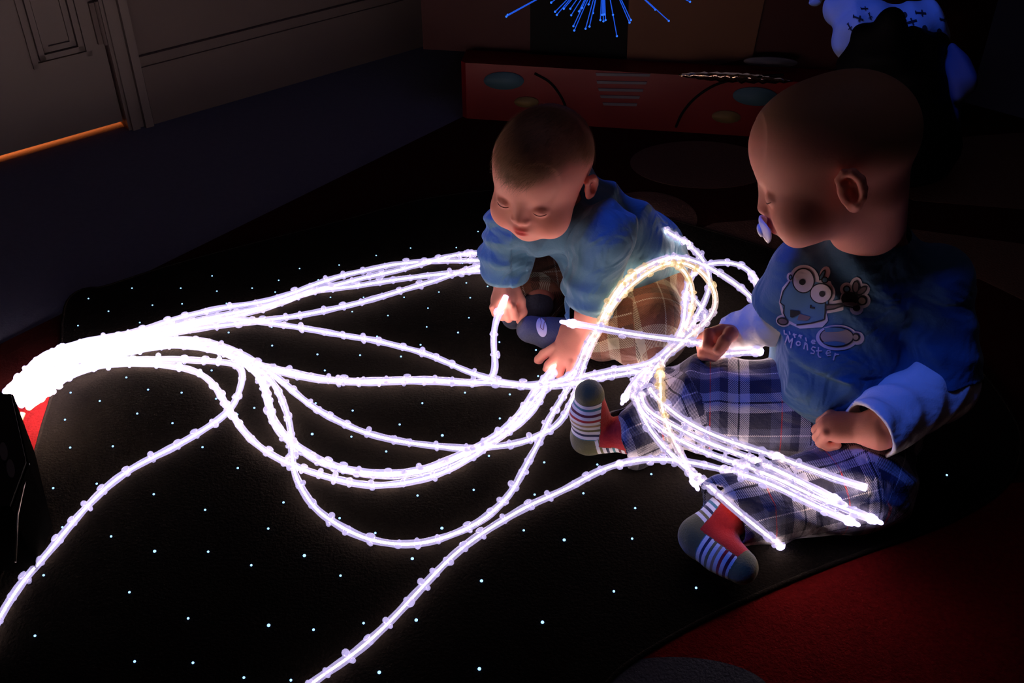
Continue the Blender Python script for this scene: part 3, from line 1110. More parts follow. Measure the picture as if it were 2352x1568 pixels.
# ---------------------------------------------------------------- child on the right
B = empty('person', (0.42, 1.0, 0.0), 'seated baby in blue monster top and blue plaid trousers with a dummy, holding a strand', 'person')
HS2 = 1.04
hc2 = PY(1906, 362, 1.00)
R2 = frame_from(CV(-.34, -.40, .85), CV(-.91, -.27, -.32))
shR, shL = PY(1840, 628, 1.03), PY(2148, 655, 0.99)
elR, wrR = PZ(1772, 735, .168), PZ(1672, 776, .128)
elL, wrL = PZ(2160, 880, .155), PZ(2003, 985, .135)
pel = np.array([.415, 1.02, .072]); bel = np.array([.398, 1.005, .135]); che = np.array([.408, 1.02, .222])
hipR, knR, anR = PZ(1840, 930, .07), PZ(1610, 925, .058), PZ(1455, 995, .040)
hipL, knL, anL = PZ(2010, 975, .058), PZ(1985, 1105, .055), PZ(1680, 1175, .048)
ftR = [PZ(1352, 1002, .026), PZ(1354, 905, .095)]
ftL = [PZ(1606, 1232, .028), PZ(1703, 1302, .026)]

h = 0.0017
fd = Field((.03, .72, -.004), (.62, 1.16, .53), h)
W2 = head(fd, hc2, R2, HS2)
nb = np.array([.408, 1.02, .282])
fd.cap(W2(0, -0.030, -0.045), nb, .036 * HS2, .040, .02)
fd.cap(W2(0, -0.004, -0.062), nb + np.array([-.008, -.012, .01]), .024, .026, .02)
fd.chain([pel, bel, che], [.066, .068, .060], .02)
fd.cap(shR, shL, .036, .036, .03)
fd.cap(shR, elR, .026, .023, .01); fd.cap(elR, wrR, .023, .0155, .01)
fd.cap(shL, elL, .028, .024, .01); fd.cap(elL, wrL, .024, .019, .01)
dL = PZ(1905, 978, .122) - wrL
tL = hand(fd, wrL + dL * .12, dL, CV(-.1, .75, .65), 1, 1.12, curl=(52, 78, 50), spread=3, thumb=1.2, rw=.0210)
dR = PZ(1612, 792, .128) - wrR
tR = hand(fd, wrR + (elR - wrR) * .14 + (0, 0, .004), dR, CV(.25, .75, -.45), -1, 1.12, curl=(66, 84, 55), spread=3, thumb=1.0, rw=.0140)
for a_, b_, c_ in ((hipR, knR, anR), (hipL, knL, anL)):
    fd.chain([a_, b_, c_], [.036, .028, .020], .02)
fd.cap(anR, ftR[0], .018, .016); fd.cap(ftR[0], ftR[1], .016, .012)
fd.cap(anL, ftL[0], .018, .016); fd.cap(ftL[0], ftL[1], .016, .012)


def hl2(x, y, z):      # downy hair: above the forehead and round the back
    return (z - 0.020 - 0.045 * np.clip(y * 14, -1, 1) * 0.6 + np.where(y < 0, -y * 0.5, 0)) / 0.03


skin2, SV, SF = build(fd, 'body', M['skin'], B, False, 1, lambda V, F: skin_attrs(V, W2, hc2, R2, HS2, hl2))
fd = None


def flow_back(l):
    return np.array([0.15 * l[0] / 0.07, 0.9 if l[1] > -0.02 else -0.3, -0.2 if l[1] > 0.02 else -0.8])


hair_mesh('hair', SV, SF, skin_attrs(SV, W2, hc2, R2, HS2, hl2)['scalp'], hc2, R2, HS2, flow_back, 2600, 0.008, B, lift=0.15, width=0.00010)


def eyes(W, s, parent, c, R, lid=0.0):
    """lowered lids with a lash line on each eye, thin brows"""
    L = []
    for q in (-1, 1):
        P = []
        for t in np.linspace(-1, 1, 9):
            x = q * 0.026 + t * 0.0105
            z = -0.0195 + 0.0022 * t * t
            y = 0.0598 + 0.0117 * math.sqrt(max(0.0, 1 - (t * 0.0105 / 0.0126) ** 2 - ((z + 0.016) / 0.0101) ** 2)) + 0.0002
            P.append(W(x, y, z))
        mk('eyelash', *tube(P, 0.0005 * s, 5), M['lash'], parent)


eyes(W2, HS2, B, hc2, R2)

# dummy held in the mouth
M['dummy_plastic'] = mat('lilac_white_plastic', (0.70, 0.62, 0.78), 0.25, spec=0.6)
dm = empty('dummy', tuple(W2(0, 0.082, -0.0515)), 'white and lilac dummy in the mouth of the baby on the right', 'dummy')
Vs, Fs = sphere((0, 0, 0), 1, 24, 12)
def loc_mesh(V, sc, off):
    q = V * np.array(sc) + np.array(off)
    return np.array([W2(*p) for p in q])
shV = Vs * np.array([0.0205, 0.0035, 0.0150])
shV[:, 1] -= 0.012 * (shV[:, 0] / 0.0205) ** 2 * 0.6
mk('shield', np.array([W2(p[0], p[1] + 0.0835, p[2] - 0.0515) for p in shV]), Fs, M['dummy_plastic'], dm, uv=True)
mk('knob', loc_mesh(Vs, (0.0085, 0.004, 0.0075), (0, 0.0865, -0.0515)), Fs, M['dummy_plastic'], dm, uv=True)
mk('teat', loc_mesh(Vs, (0.006, 0.009, 0.0055), (0, 0.076, -0.0515)), Fs, M['dummy_plastic'], dm)

# long-sleeved white undershirt: both forearms
fd = Field((.15, .78, .03), (.60, 1.12, .27), 0.0018)
fd.cap(PZ(1800, 700, .19), elR, .027, .028, .01); fd.cap(elR, wrR, .028, .027, .012)
fd.cap(shL, elL, .033, .041, .01); fd.cap(elL, wrL + (wrL - elL) * .25, .040, .036, .012)
fd.warp(lambda x, y, z: waves(x, y, z, wrR - elR, 40, .0018, 5, 3.0), (.15, .9, .06), (.34, 1.12, .27))
fd.warp(lambda x, y, z: waves(x, y, z, np.array(wrL - elL) + np.array([.02, 0, .09]), 38, .0030, 8, 3.2), (.36, .78, .03), (.60, 1.1, .27))
dw1 = (wrR - elR) / np.linalg.norm(wrR - elR); dw2 = (wrL - elL) / np.linalg.norm(wrL - elL)
fd.cut(wrR + dw1 * -.004, dw1, (.15, .9, .03), (.36, 1.12, .27)); fd.cap(wrR - dw1 * .012, wrR + dw1 * .04, 0.0232, None, .002, 'sub')
fd.cut(wrL + dw2 * .004, dw2, (.26, .75, .03), (.60, 1.0, .2)); fd.cap(wrL - dw2 * .010, wrL + dw2 * .05, .0315, None, .002, 'sub')
under, _, _ = build(fd, 'undershirt', M['white_cotton'], B)

# blue velour top
fd = Field((.22, .84, .04), (.60, 1.16, .32), 0.0018)
fd.chain([pel + (0, 0, .005), bel, che], [.080, .084, .074], .02)
fd.cap(shR + (.004, 0, .004), shL + (-.006, 0, .006), .040, .042, .035); fd.cap(che, nb + (-.006, -.008, .004), .07, .056, .02)
fd.cap(shR, elR, .037, .038, .014)
fd.cap(shL, elL, .041, .047, .016)
fd.cut(elR + (shR - elR) * .28, elR - shR, (.22, .90, .10), (.322, 1.12, .235))
fd.cut(elL + (shL - elL) * .02, elL - shL, (.445, .84, .04), (.60, 1.1, .18))
fd.warp(lambda x, y, z: waves(x, y, z, (-.5, .2, -.8), 22, .0045, 21, 2.8), (.22, .84, .04), (.47, 1.1, .17))
fd.warp(lambda x, y, z: waves(x, y, z, (.7, .1, .5), 20, .0035, 31, 2.8), (.22, .84, .17), (.60, 1.1, .32))
fd.warp(lambda x, y, z: waves(x, y, z, (.2, .1, 1), 26, .0030, 41, 2.6), (.44, .84, .10), (.60, 1.1, .26))
fd.cut((.40, .95, .068), (-.10, .30, -1.0))
tee, _, _ = build(fd, 'top', M['velour_blue'], B)
bv_tee = bvh_of(tee)


def Zt(P):
    P = np.array(P, float)
    return np.stack([1760 + P[..., 0] / 5.406, 590 + P[..., 1] / 5.406], -1)


def zo(cx, cy, rx, ry, rot=0):
    return Zt(oval(cx, cy, rx, ry, rot))


M['print_halo'] = mat('pale_print', (0.55, 0.46, 0.52), 0.8)
M['print_black'] = mat('black_print', (0.008, 0.008, 0.012), 0.8)
M['print_tan'] = mat('tan_print', (0.34, 0.25, 0.20), 0.8)
M['print_blue'] = mat('teal_print', (0.07, 0.17, 0.27), 0.8)
M['print_brown'] = mat('mauve_brown_print', (0.14, 0.09, 0.10), 0.8)
it = []
def add(layer, mi, poly):
    it.append((layer, mi, star_patch(poly)))
def addZ(layer, mi, P):
    add(layer, mi, Zt(P))
for p in ((470, 285, 188, 186), (690, 450, 168, 162), (730, 205, 62, 92, 20), (880, 1000, 262, 160), (1130, 1005, 88, 84), (215, 790, 95, 75, 10), (305, 250, 50, 60)):
    add(0, 0, zo(*p))
addZ(0, 0, [(160, 560), (200, 380), (300, 260), (800, 300), (850, 470), (800, 600), (755, 700), (770, 790), (700, 870), (420, 890), (230, 800), (190, 700)])
addZ(0, 0, [(740, 560), (960, 520), (960, 660), (760, 700)])
for p in ((1000, 400, 85, 85), (1115, 365, 80, 118, 8), (1195, 410, 95, 80, -30), (1195, 540, 100, 95), (1120, 630, 85, 88), (1050, 510, 130, 110)):
    add(0, 0, zo(*p))
addZ(1, 3, [(180, 560), (220, 420), (310, 300), (560, 300), (760, 330), (740, 560), (735, 690), (700, 790), (380, 840), (240, 760), (215, 660)])
it.append((2, 1, stroke(Zt([(740, 560), (735, 690), (725, 770), (690, 785), (560, 820), (380, 845)]), 3.2)))
it.append((2, 1, stroke(Zt([(300, 300), (215, 420), (175, 560), (225, 600), (215, 690), (250, 760)]), 2.4)))
add(2, 1, zo(467, 290, 144, 158)); add(3, 0, zo(467, 292, 127, 142)); add(4, 1, zo(452, 308, 42, 38))
add(2, 1, zo(685, 450, 142, 130)); add(3, 0, zo(683, 450, 126, 115)); add(4, 1, zo(702, 452, 40, 38))
add(2, 1, zo(700, 222, 26, 78, 28)); add(3, 3, zo(698, 226, 14, 58, 28)); add(2, 1, zo(730, 285, 44, 42)); add(3, 3, zo(732, 284, 30, 28))
add(2, 1, zo(305, 250, 24, 36)); add(3, 3, zo(305, 250, 12, 20)); add(2, 1, zo(760, 560, 26, 42)); add(3, 3, zo(760, 560, 12, 22))
addZ(3, 1, [(300, 650), (430, 665), (425, 705), (330, 750), (300, 740)]); addZ(3, 4, [(420, 700), (560, 740), (520, 790), (390, 780)])
it.append((3, 1, stroke(Zt([(560, 590), (555, 625), (610, 630)]), 4)))
add(2, 1, zo(208, 795, 76, 52, 10)); add(3, 4, zo(208, 795, 56, 34, 10))
it.append((2, 1, stroke(Zt([(745, 590), (850, 588), (950, 580)]), 3.2))); it.append((2, 1, stroke(Zt([(745, 655), (850, 640), (950, 600), (1080, 625)]), 3.2)))
it.append((1, 4, stroke(Zt([(745, 622), (850, 613), (950, 595)]), 9)))
add(2, 1, zo(1035, 515, 105, 85)); add(2, 1, zo(1000, 400, 50, 50)); add(3, 3, zo(1000, 398, 30, 30)); add(2, 1, zo(1115, 370, 50, 86, 6)); add(3, 4, zo(1115, 368, 32, 66, 6))
add(2, 1, zo(1185, 415, 88, 44, -38)); add(3, 4, zo(1187, 413, 68, 26, -38)); add(2, 1, zo(1190, 540, 66, 60)); add(3, 2, zo(1188, 540, 46, 42)); add(2, 1, zo(1118, 630, 48, 42))
addZ(3, 4, [(960, 560), (1080, 560), (1150, 590), (1080, 610), (960, 590)])
add(2, 1, zo(878, 992, 216, 130)); add(3, 2, zo(878, 985, 200, 112)); add(2, 1, zo(1115, 990, 54, 54)); add(3, 2, zo(1112, 990, 34, 34))
addZ(4, 3, [(700, 1060), (860, 1045), (990, 1070), (960, 1092), (860, 1104), (760, 1090)]); addZ(4, 3, [(720, 880), (870, 870), (1000, 895), (900, 925), (740, 930)])
for S in ([(235, 1082), (272, 968), (290, 1062), (332, 1008), (308, 1132)], [(470, 1145), (488, 1058)], [(482, 1092), (508, 1070), (516, 1160)],
          [(615, 1128), (582, 1114), (562, 1142), (600, 1172), (592, 1200), (552, 1192)], [(650, 1118), (645, 1215), (658, 1240), (682, 1246)], [(622, 1165), (692, 1165)],
          [(748, 1196), (798, 1188), (792, 1164), (762, 1160), (744, 1194), (760, 1224), (802, 1218)], [(858, 1190), (832, 1282)], [(852, 1222), (872, 1206), (900, 1210)],
          [(225, 905), (228, 955), (262, 962)], [(290, 925), (300, 965)], [(345, 950), (362, 1005)], [(332, 968), (380, 965)], [(418, 962), (436, 1012)], [(402, 982), (452, 978)],
          [(492, 1000), (502, 1048)], [(565, 1062), (612, 1048), (604, 1034), (576, 1034), (562, 1056), (580, 1076), (612, 1072)]):
    it.append((1, 0, stroke(Zt(S), 3.0)))
it.append((1, 0, stroke(zo(402, 1074, 24, 24), 3.0)))
decals('monster_print', it, bv_tee, [M['print_halo'], M['print_black'], M['print_tan'], M['print_blue'], M['print_brown']], B)

# blue plaid trousers
fd = Field((.08, .74, .001), (.56, 1.12, .15), 0.0019)
fd.ell(pel + (0, 0, -.004), (.098, .085, .068))
fd.chain([hipR, knR, anR], [.060, .054, .040], .025)
fd.chain([hipL, knL, anL], [.052, .054, .043], .025)
fd.cap(pel, hipR, .06, .06, .02); fd.cap(pel, hipL, .06, .06, .02)
fd.warp(lambda x, y, z: waves(x, y, z, (.75, -.45, .2), 20, .0055, 51, 2.6))
fd.warp(lambda x, y, z: waves(x, y, z, (.2, .8, .5), 31, .0018, 56, 2.6))
dr = (anR - knR) / np.linalg.norm(anR - knR); dl = (anL - knL) / np.linalg.norm(anL - knL)
hl_n = dl + np.array([0.25, -0.45, 0])
fd.cut(anR + dr * .028, dr, (.08, .85, 0), (.20, 1.12, .15)); fd.cap(anR + dr * .006, anR + dr * .07, .034, None, .002, 'sub')
fd.cut(anL + dl * .022, hl_n, (.10, .74, 0), (.34, .90, .12)); fd.cap(anL - dl * .010, anL + dl * .06, .036, None, .002, 'sub')
fd.cut((0, 0, .0015), (0, 0, -1))
segs2 = [(hipR, knR, .06, .054, 0, (0, 0, 1)), (knR, anR, .054, .04, np.linalg.norm(knR - hipR), (0, 0, 1)), (hipL, knL, .06, .056, .3, (0, 0, 1)), (knL, anL, .056, .043, .3 + np.linalg.norm(knL - hipL), (0, 0, 1))]
def pa(segs):
    def f(V, F):
        i, u, v, _ = seg_param(V, segs)
        return {'pu': u + 2, 'pv': v + 2 + 0.013 * i}
    return f
trs, _, _ = build(fd, 'trousers', M['plaid_blue'], B, attrs=pa(segs2))


# socks
def sock(an, heel_, toe, ra, name, parent, redside, leg=.02, rt=.3):
    lo = np.minimum(np.minimum(an, heel_), toe) - .035; hi = np.maximum(np.maximum(an, heel_), toe) + .035
    lo[2] = max(lo[2], .0005)
    f = Field(lo, hi, 0.0012)
    d0 = an + (an - heel_) / np.linalg.norm(an - heel_) * leg
    f.cap(d0, an, ra, ra, .008); f.cap(an, heel_, ra, ra * .92, .012); f.cap(heel_, toe, ra * .86, ra * .80, .014)
    f.ell(heel_ * .45 + toe * .55, (ra * 1.02, ra * .9, ra * .9), k=.012)
    f.warp(lambda x, y, z: 0.0007 * noise3(x, y, z, 130, 4))
    f.cut((0, 0, .0012), (0, 0, -1))
    ax = (toe - heel_) / np.linalg.norm(toe - heel_)
    rs = np.array(redside, float); rs = rs - ax * (rs @ ax); rs /= np.linalg.norm(rs)
    L = np.linalg.norm(toe - heel_)
    def at(V, F):
        q = V - heel_
        t = q @ ax
        e = (an - heel_) / np.linalg.norm(an - heel_)
        te = q @ e
        side = q @ rs
        sp = np.where(t > te * 0.9, t, 0.046 * 4 - te) + 0.4
        reg = np.zeros(len(V))
        reg[(t < 0.013) & (te < 0.012)] = 1
        reg[t > L - 0.004] = 1
        reg[(side > ra * rt) & (t > 0.004) & (t <= L - 0.004)] = 2
        return {'sp': sp, 'reg': reg}
    return build(f, name, M['sock'], parent, relax=1, attrs=at)[0]


sk1 = sock(anR, ftR[0], ftR[1], .0232, 'sock', B, (.9, -.2, .25), rt=.72)
sk2 = sock(anL, ftL[0], ftL[1], .0235, 'sock', B, (.5, .45, .55), leg=.03)

# ---------------------------------------------------------------- child on the left
A = empty('person', (0.12, 1.25, 0.0), 'seated baby in sky blue top and brown plaid trousers, head bowed over the strands', 'person')
HS1 = 0.915
hc1 = PY(1243, 392, 1.19)
R1 = frame_from(CV(.90, -.24, .30), CV(-.42, -.66, .62))
sL, sR = PZ(1392, 530, .222), PZ(1178, 512, .19)
eL, wL = PZ(1362, 655, .135), PZ(1345, 760, .055)
eR, wR = PZ(1160, 590, .130), PZ(1162, 652, .090)
pe = np.array([.180, 1.315, .072]); ch = PZ(1300, 500, .205) + np.array([0, .035, 0]); mid = PZ(1395, 600, .125) + np.array([.01, .03, 0])
hL1, kL1, aL1 = PZ(1460, 650, .062), PZ(1490, 752, .052), PZ(1305, 765, .034)
hR1, kR1, aR1 = PZ(1370, 620, .062), PZ(1238, 640, .055), PZ(1240, 702, .040)
fL = [PZ(1275, 768, .028), PZ(1218, 757, .034)]
fR = [PZ(1215, 712, .028), PZ(1180, 728, .030)]
fd = Field((-.07, 1.06, -.004), (.30, 1.44, .42), 0.0016)
W1h = head(fd, hc1, R1, HS1, .72, .006)
nb1 = (sL + sR) / 2 + np.array([0, .02, .01])
fd.cap(W1h(0, -.030, -.050), nb1, .034, .036, .02)
fd.chain([pe, mid, ch], [.064, .064, .054], .02)
fd.cap(sL + (0, .006, -.006), sR + (0, .004, -.006), .026, .026, .02)
fd.cap(sL, eL, .026, .023); fd.cap(eL, wL, .023, .0175)
fd.cap(sR, eR, .024, .021); fd.cap(eR, wR, .021, .0165)
hdL = PZ(1290, 822, .022) - wL
hand(fd, wL, hdL, (-.05, -.25, 1.0), 1, 1.22, curl=(16, 30, 24), spread=17, thumb=0.6, rw=.0150)
hdR = PZ(1156, 690, .072) - wR
hand(fd, wR, hdR + np.array([0, -.015, 0]), CV(-.25, .55, .7), -1, 1.0, curl=(68, 82, 50), spread=2, thumb=1.5, rw=.0165)
for a_, b_, c_ in ((hL1, kL1, aL1), (hR1, kR1, aR1)):
    fd.chain([a_, b_, c_], [.034, .026, .018], .02)
for a_, (b_, c_) in ((aL1, fL), (aR1, fR)):
    fd.cap(a_, b_, .016, .015); fd.cap(b_, c_, .015, .012)


def hl1(x, y, z):
    edge = 0.030 - 0.012 * np.cos(np.clip(x / 0.05, -1.5, 1.5) * 2) + np.where(y < 0.03, (y - 0.03) * 0.55, 0)
    return (z - edge) / 0.018


skin1, SV1, SF1 = build(fd, 'body', M['skin'], A, False, 1, lambda V, F: skin_attrs(V, W1h, hc1, R1, HS1, hl1))
fd = None


def flow_front(l):      # brushed forward and to one side from the crown
    if l[1] > -0.045:
        return np.array([-0.45, 0.85, -0.35])
    return np.array([-0.2, -0.2, -0.9])


hair_mesh('hair', SV1, SF1, skin_attrs(SV1, W1h, hc1, R1, HS1, hl1)['scalp'], hc1, R1, HS1, flow_front, 7000, 0.024, A, lift=0.28, width=0.00014)
eyes(W1h, HS1, A, hc1, R1)

# sky blue top
fd = Field((-.07, 1.08, .03), (.30, 1.44, .30), 0.0017)
fd.chain([pe + (0, 0, .01), mid, ch], [.082, .076, .062], .02)
fd.cap(sL + (0, 0, -.004), sR + (0, 0, -.004), .037, .035, .03)
fd.cap(sL, eL, .038, .036, .014); fd.cap(eL, wL + (wL - eL) * .35, .036, .034, .014)
fd.cap(sR, eR, .036, .035, .014); fd.cap(eR, wR, .035, .030, .014)
fd.warp(lambda x, y, z: waves(x, y, z, (.25, -.1, 1), 30, .0055, 61, 3.0), (.06, 1.08, .04), (.17, 1.24, .25))
fd.warp(lambda x, y, z: waves(x, y, z, (.0, .2, 1), 34, .0038, 66, 2.6), (-.07, 1.15, .04), (.02, 1.35, .25))
fd.warp(lambda x, y, z: waves(x, y, z, (.8, -.4, -.3), 22, .0055, 71, 2.8), (.0, 1.16, .06), (.30, 1.44, .26))
d1 = (wL - eL) / np.linalg.norm(wL - eL); d2 = (wR - eR) / np.linalg.norm(wR - eR)
dc = np.array([-.05, -.12, -.99]); fd.cut(wL + (0, 0, .020), dc, (.02, 1.08, .0), (.20, 1.24, .10)); fd.cap(wL + (0, 0, .034), wL + dc * .05, .0285, None, .002, 'sub')
fd.cut(wR - d2 * .006, d2, (-.07, 1.16, .03), (.04, 1.36, .125)); fd.cap(wR - d2 * .016, wR + d2 * .05, .0235, None, .002, 'sub')
fd.cap(W1h(0, -.005, -.04), nb1 + (0, 0, .012), .038, .034, .004, 'sub')
fd.cut(pe + (0, 0, -.020), (-.35, -.15, -1.0), (.08, 1.12, .03), (.30, 1.44, .12))
top1, _, _ = build(fd, 'top', M['velour_sky'], A)

# brown plaid trousers
fd = Field((-.03, 1.10, .001), (.30, 1.44, .14), 0.0018)
fd.ell(pe + (0, 0, -.006), (.088, .080, .064))
fd.chain([hL1, kL1, aL1], [.056, .052, .034], .025)
fd.chain([hR1, kR1, aR1], [.052, .044, .031], .025)
fd.warp(lambda x, y, z: waves(x, y, z, (.6, -.6, .3), 26, .0030, 81, 2.6))
dl1 = (aL1 - kL1) / np.linalg.norm(aL1 - kL1); dr1 = (aR1 - kR1) / np.linalg.norm(aR1 - kR1)
fd.cut(aL1 + dl1 * .008, dl1, (-.03, 1.1, 0), (.10, 1.26, .1)); fd.cap(aL1 - dl1 * .006, aL1 + dl1 * .05, .028, None, .002, 'sub')
fd.cut(aR1 + dr1 * .010, dr1, (-.03, 1.1, 0), (.10, 1.27, .1)); fd.cap(aR1 - dr1 * .006, aR1 + dr1 * .05, .025, None, .002, 'sub')
fd.cut((0, 0, .0015), (0, 0, -1))
segs1 = [(hL1, kL1, .056, .052, 0, (0, 0, 1)), (kL1, aL1, .052, .034, np.linalg.norm(kL1 - hL1), (0, 0, 1)), (hR1, kR1, .05, .044, .3, (0, 0, 1)), (kR1, aR1, .044, .031, .3 + np.linalg.norm(kR1 - hR1), (0, 0, 1))]
trs1, _, _ = build(fd, 'trousers', M['plaid_brown'], A, attrs=pa(segs1))


def plain_sock(an, heel_, toe, ra):
    lo = np.minimum(np.minimum(an, heel_), toe) - .035; hi = np.maximum(np.maximum(an, heel_), toe) + .035
    lo[2] = max(lo[2], .0005)
    f = Field(lo, hi, 0.0013)
    f.cap(an, heel_, ra, ra, .01); f.cap(heel_, toe, ra, ra * .92, .014)
    f.warp(lambda x, y, z: 0.0008 * noise3(x, y, z, 120, 14))
    f.cut((0, 0, .0012), (0, 0, -1))
    return build(f, 'sock', M['navy_knit'], A, relax=1)[0]


s1 = plain_sock(aL1, fL[0], fL[1], .0215)
s2 = plain_sock(aR1, fR[0], fR[1], .0200)
# pale printed band round the middle of the near sock
bvs = bvh_of(s1)
M['band'] = mat('white_knit_band', (0.72, 0.66, 0.76), 0.9)
M['band_line'] = mat('brown_line_print', (0.2, 0.06, 0.05), 0.9)
bi = [(0, 0, star_patch(oval(1244, 752, 12, 22, -12), 3))]
decals('sock_band', bi, bvs, [M['band']], A)
decals('line_print', [(1, 0, stroke([(1240, 724), (1243, 740), (1241, 752), (1248, 758), (1250, 742), (1254, 734), (1252, 728)], 1.2, 2))], bvs, [M['band_line']], A)


# ================================================================ glowing strands
bodies = [skin2, under, tee, trs, sk1, sk2, skin1, top1, trs1, s1, s2]
bvall = bvh_of(*bodies)
SR = 0.0047


def ball(c, r, sc, R):
    V, F = sphere((0, 0, 0), r, 10, 7)
    V = (V * np.array(sc)) @ R + np.array(c)
    return V, F


def bead_mesh(k):
    r = np.random.default_rng(100 + k)
    I = np.eye(3)
    ps = [ball((0, 0, 0), 1, (0.0036, 0.0062, 0.0062), I), ball((r.uniform(-.001, .001), 0.0050, 0), 1, (0.0038, 0.0040, 0.0038) if k % 2 else (0.0056, 0.0028, 0.0040), I)]
    if k % 3 == 0:
        ps.append(ball((0.001, -0.0048, 0.001), 1, (0.0028, 0.0028, 0.0028), I))
    V, F = cat_mesh(ps)
    me = bpy.data.meshes.new('bead')
    me.from_pydata([tuple(v) for v in V], [], F)
    for p in me.polygons:
        p.use_smooth = True
    return me


BEADS = {}


def bead_obj(k, gl, root, M4, wv=0.0):
    """a bead of one shape with its own brightness"""
    key = (k, round(gl * 8) / 8, round(wv * 3) / 3)
    if key not in BEADS:
        me = bead_mesh(k)
        at = me.attributes.new('glow', 'FLOAT', 'POINT')
        at.data.foreach_set('value', np.full(len(me.vertices), key[1], np.float32))
        at = me.attributes.new('warm', 'FLOAT', 'POINT')
        at.data.foreach_set('value', np.full(len(me.vertices), key[2], np.float32))
        me.materials.append(M['bead'])
        BEADS[key] = me
    o = bpy.data.objects.new('bead', BEADS[key])
    C.objects.link(o)
    o.parent = root
    m = M4.copy()
    m.translation = m.translation - root.location
    o.matrix_local = m
    return o


def lay(pts, base):
    """control points (px, py[, z][, 'h' hidden: do not climb over the bodies]) to a smooth path in space"""
    P, H = [], []
    for q in pts:
        z = q[2] if len(q) > 2 and q[2] is not None else base
        P.append([*PZ(q[0], q[1], z), 1.0 if (len(q) > 3 and q[3] == 'h') else 0.0])
    S, _ = catmull(np.array(P), 0.005)
    hid = S[:, 3] > 0.35
    S = S[:, :3].copy()
    for i in range(len(S)):
        if hid[i]:
            continue
        d = S[i] - CO
        L = np.linalg.norm(d)
        d /= L
        hit = bvall.ray_cast(Vector(CO), Vector(d), L + 0.004)
        if hit[0] is not None:
            S[i] = np.array(hit[0]) - d * 0.0055
    for rnd in range(6):
        for _ in range(3 if rnd else 8):
            S[1:-1] = 0.25 * S[:-2] + 0.5 * S[1:-1] + 0.25 * S[2:]
        for i in range(len(S)):
            if hid[i]:
                continue
            near = bvall.find_nearest(Vector(S[i]), 0.03)
            if near[0] is not None:
                v = S[i] - np.array(near[0])
                sd = v @ np.array(near[1])
                tries = 0
                while sd < 0.0050 and tries < 12:     # keep the strand on the outside of clothes and skin
                    d = S[i] - CO
                    S[i] = S[i] - d / np.linalg.norm(d) * 0.0012
                    near = bvall.find_nearest(Vector(S[i]), 0.05)
                    if near[0] is None:
                        break
                    sd = (S[i] - np.array(near[0])) @ np.array(near[1])
                    tries += 1
    S[:, 2] = np.maximum(S[:, 2], 0.0052)
    q, s = catmull(S[::3] if (len(S) - 1) % 3 == 0 else np.vstack([S[::3], S[-1:]]), 0.0035)
    return q, s


NS = [0]
ROOTP = [(6, 913), (14, 900), (22, 890), (20, 915), (30, 905), (40, 898), (34, 922), (44, 912), (52, 903), (48, 930), (58, 920), (66, 935), (62, 908), (54, 942)]


def strand(label, pts, tip=True, src=True, gmin=0.34, gend=None, group='glowing side-light strands', base=None, radius=SR, cap_end=True, warm=0.0):
    i = NS[0]; NS[0] += 1
    base = 0.0058 + 0.0011 * (i % 6) if base is None else base
    if src:
        a = ROOTP[i % len(ROOTP)]
        z0 = 0.062 + 0.004 * (i % 4)
        j = (i * 37) % 7 - 3
        pts = [(a[0], a[1], z0)] + pts
    P, s = lay(pts, base)
    L = s[-1]
    glow = gmin + (1.7 - gmin) * np.exp(-s / 0.16) + 0.55 * np.exp(-s / 0.55) if src else np.full(len(s), gmin + 0.1)
    if tip:
        glow = glow + 1.1 * np.exp(-(L - s) / 0.016)
    wa = warm * np.clip((P[:, 2] - 0.02) / 0.06, 0, 1)
    root = empty('light_strand', tuple(P[0]), label, 'light strand', group)
    r0 = np.random.default_rng(50 + i)
    core = P.copy()
    cg = glow * (0.45 + 1.1 * (np.sin(2 * math.pi * s / 0.014 + r0.uniform(0, 6)) > 0.35))
    V, F = tube(core, 0.0014, 6)
    mk('core', V, F, M['core'], root, attrs={'glow': np.repeat(cg, 6), 'warm': np.repeat(wa, 6)})
    rr = radius * (1 + 0.07 * np.sin(s * 70 + i) + 0.05 * np.sin(s * 170 + 2 * i))
    V, F = tube(P, rr, 10)
    mk('sheath', V, F, M['sheath'], root, attrs={'glow': np.repeat(glow, 10), 'warm': np.repeat(wa, 10)})
    T, N, Bn = frames(P)
    x = 0.02 + r0.uniform(0, 0.02)
    nb_ = 0
    while x < L - 0.02 and nb_ < 98:
        k = int(np.searchsorted(s, x))
        k = min(k, len(P) - 1)
        a = r0.uniform(0, 2 * math.pi)
        n = N[k] * math.cos(a) + Bn[k] * math.sin(a)
        if P[k][2] < 0.012 and n[2] < 0:
            n = n - 2 * np.array([0, 0, n[2]])
            n = n - T[k] * (n @ T[k]); n /= np.linalg.norm(n)
        b = np.cross(T[k], n)
        sc = r0.uniform(0.85, 1.12) * radius / SR
        m = Matrix([[T[k][0] * sc, n[0] * sc, b[0] * sc, P[k][0]], [T[k][1] * sc, n[1] * sc, b[1] * sc, P[k][1]], [T[k][2] * sc, n[2] * sc, b[2] * sc, P[k][2]], [0, 0, 0, 1]])
        bead_obj(int(r0.integers(0, 6)), float(glow[k]), root, m, float(wa[k]))
        x += r0.choice([0.022, 0.028, 0.034, 0.038])
        nb_ += 1
    if tip and cap_end:
        c = P[-1]
        V, F = cat_mesh([ball(c, 1, (0.0062, 0.0062, 0.0062), np.eye(3)), tube([P[-1], P[-1] + T[-1] * 0.006, P[-1] + T[-1] * 0.009, P[-1] + T[-1] * 0.015, P[-1] + T[-1] * 0.017], [0.0052, 0.0050, 0.0030, 0.0026, 0.0012], 10)])
        mk('end_cap', V, F, M['sheath'], root, attrs={'glow': np.full(len(V), glow[-1])})
    return root


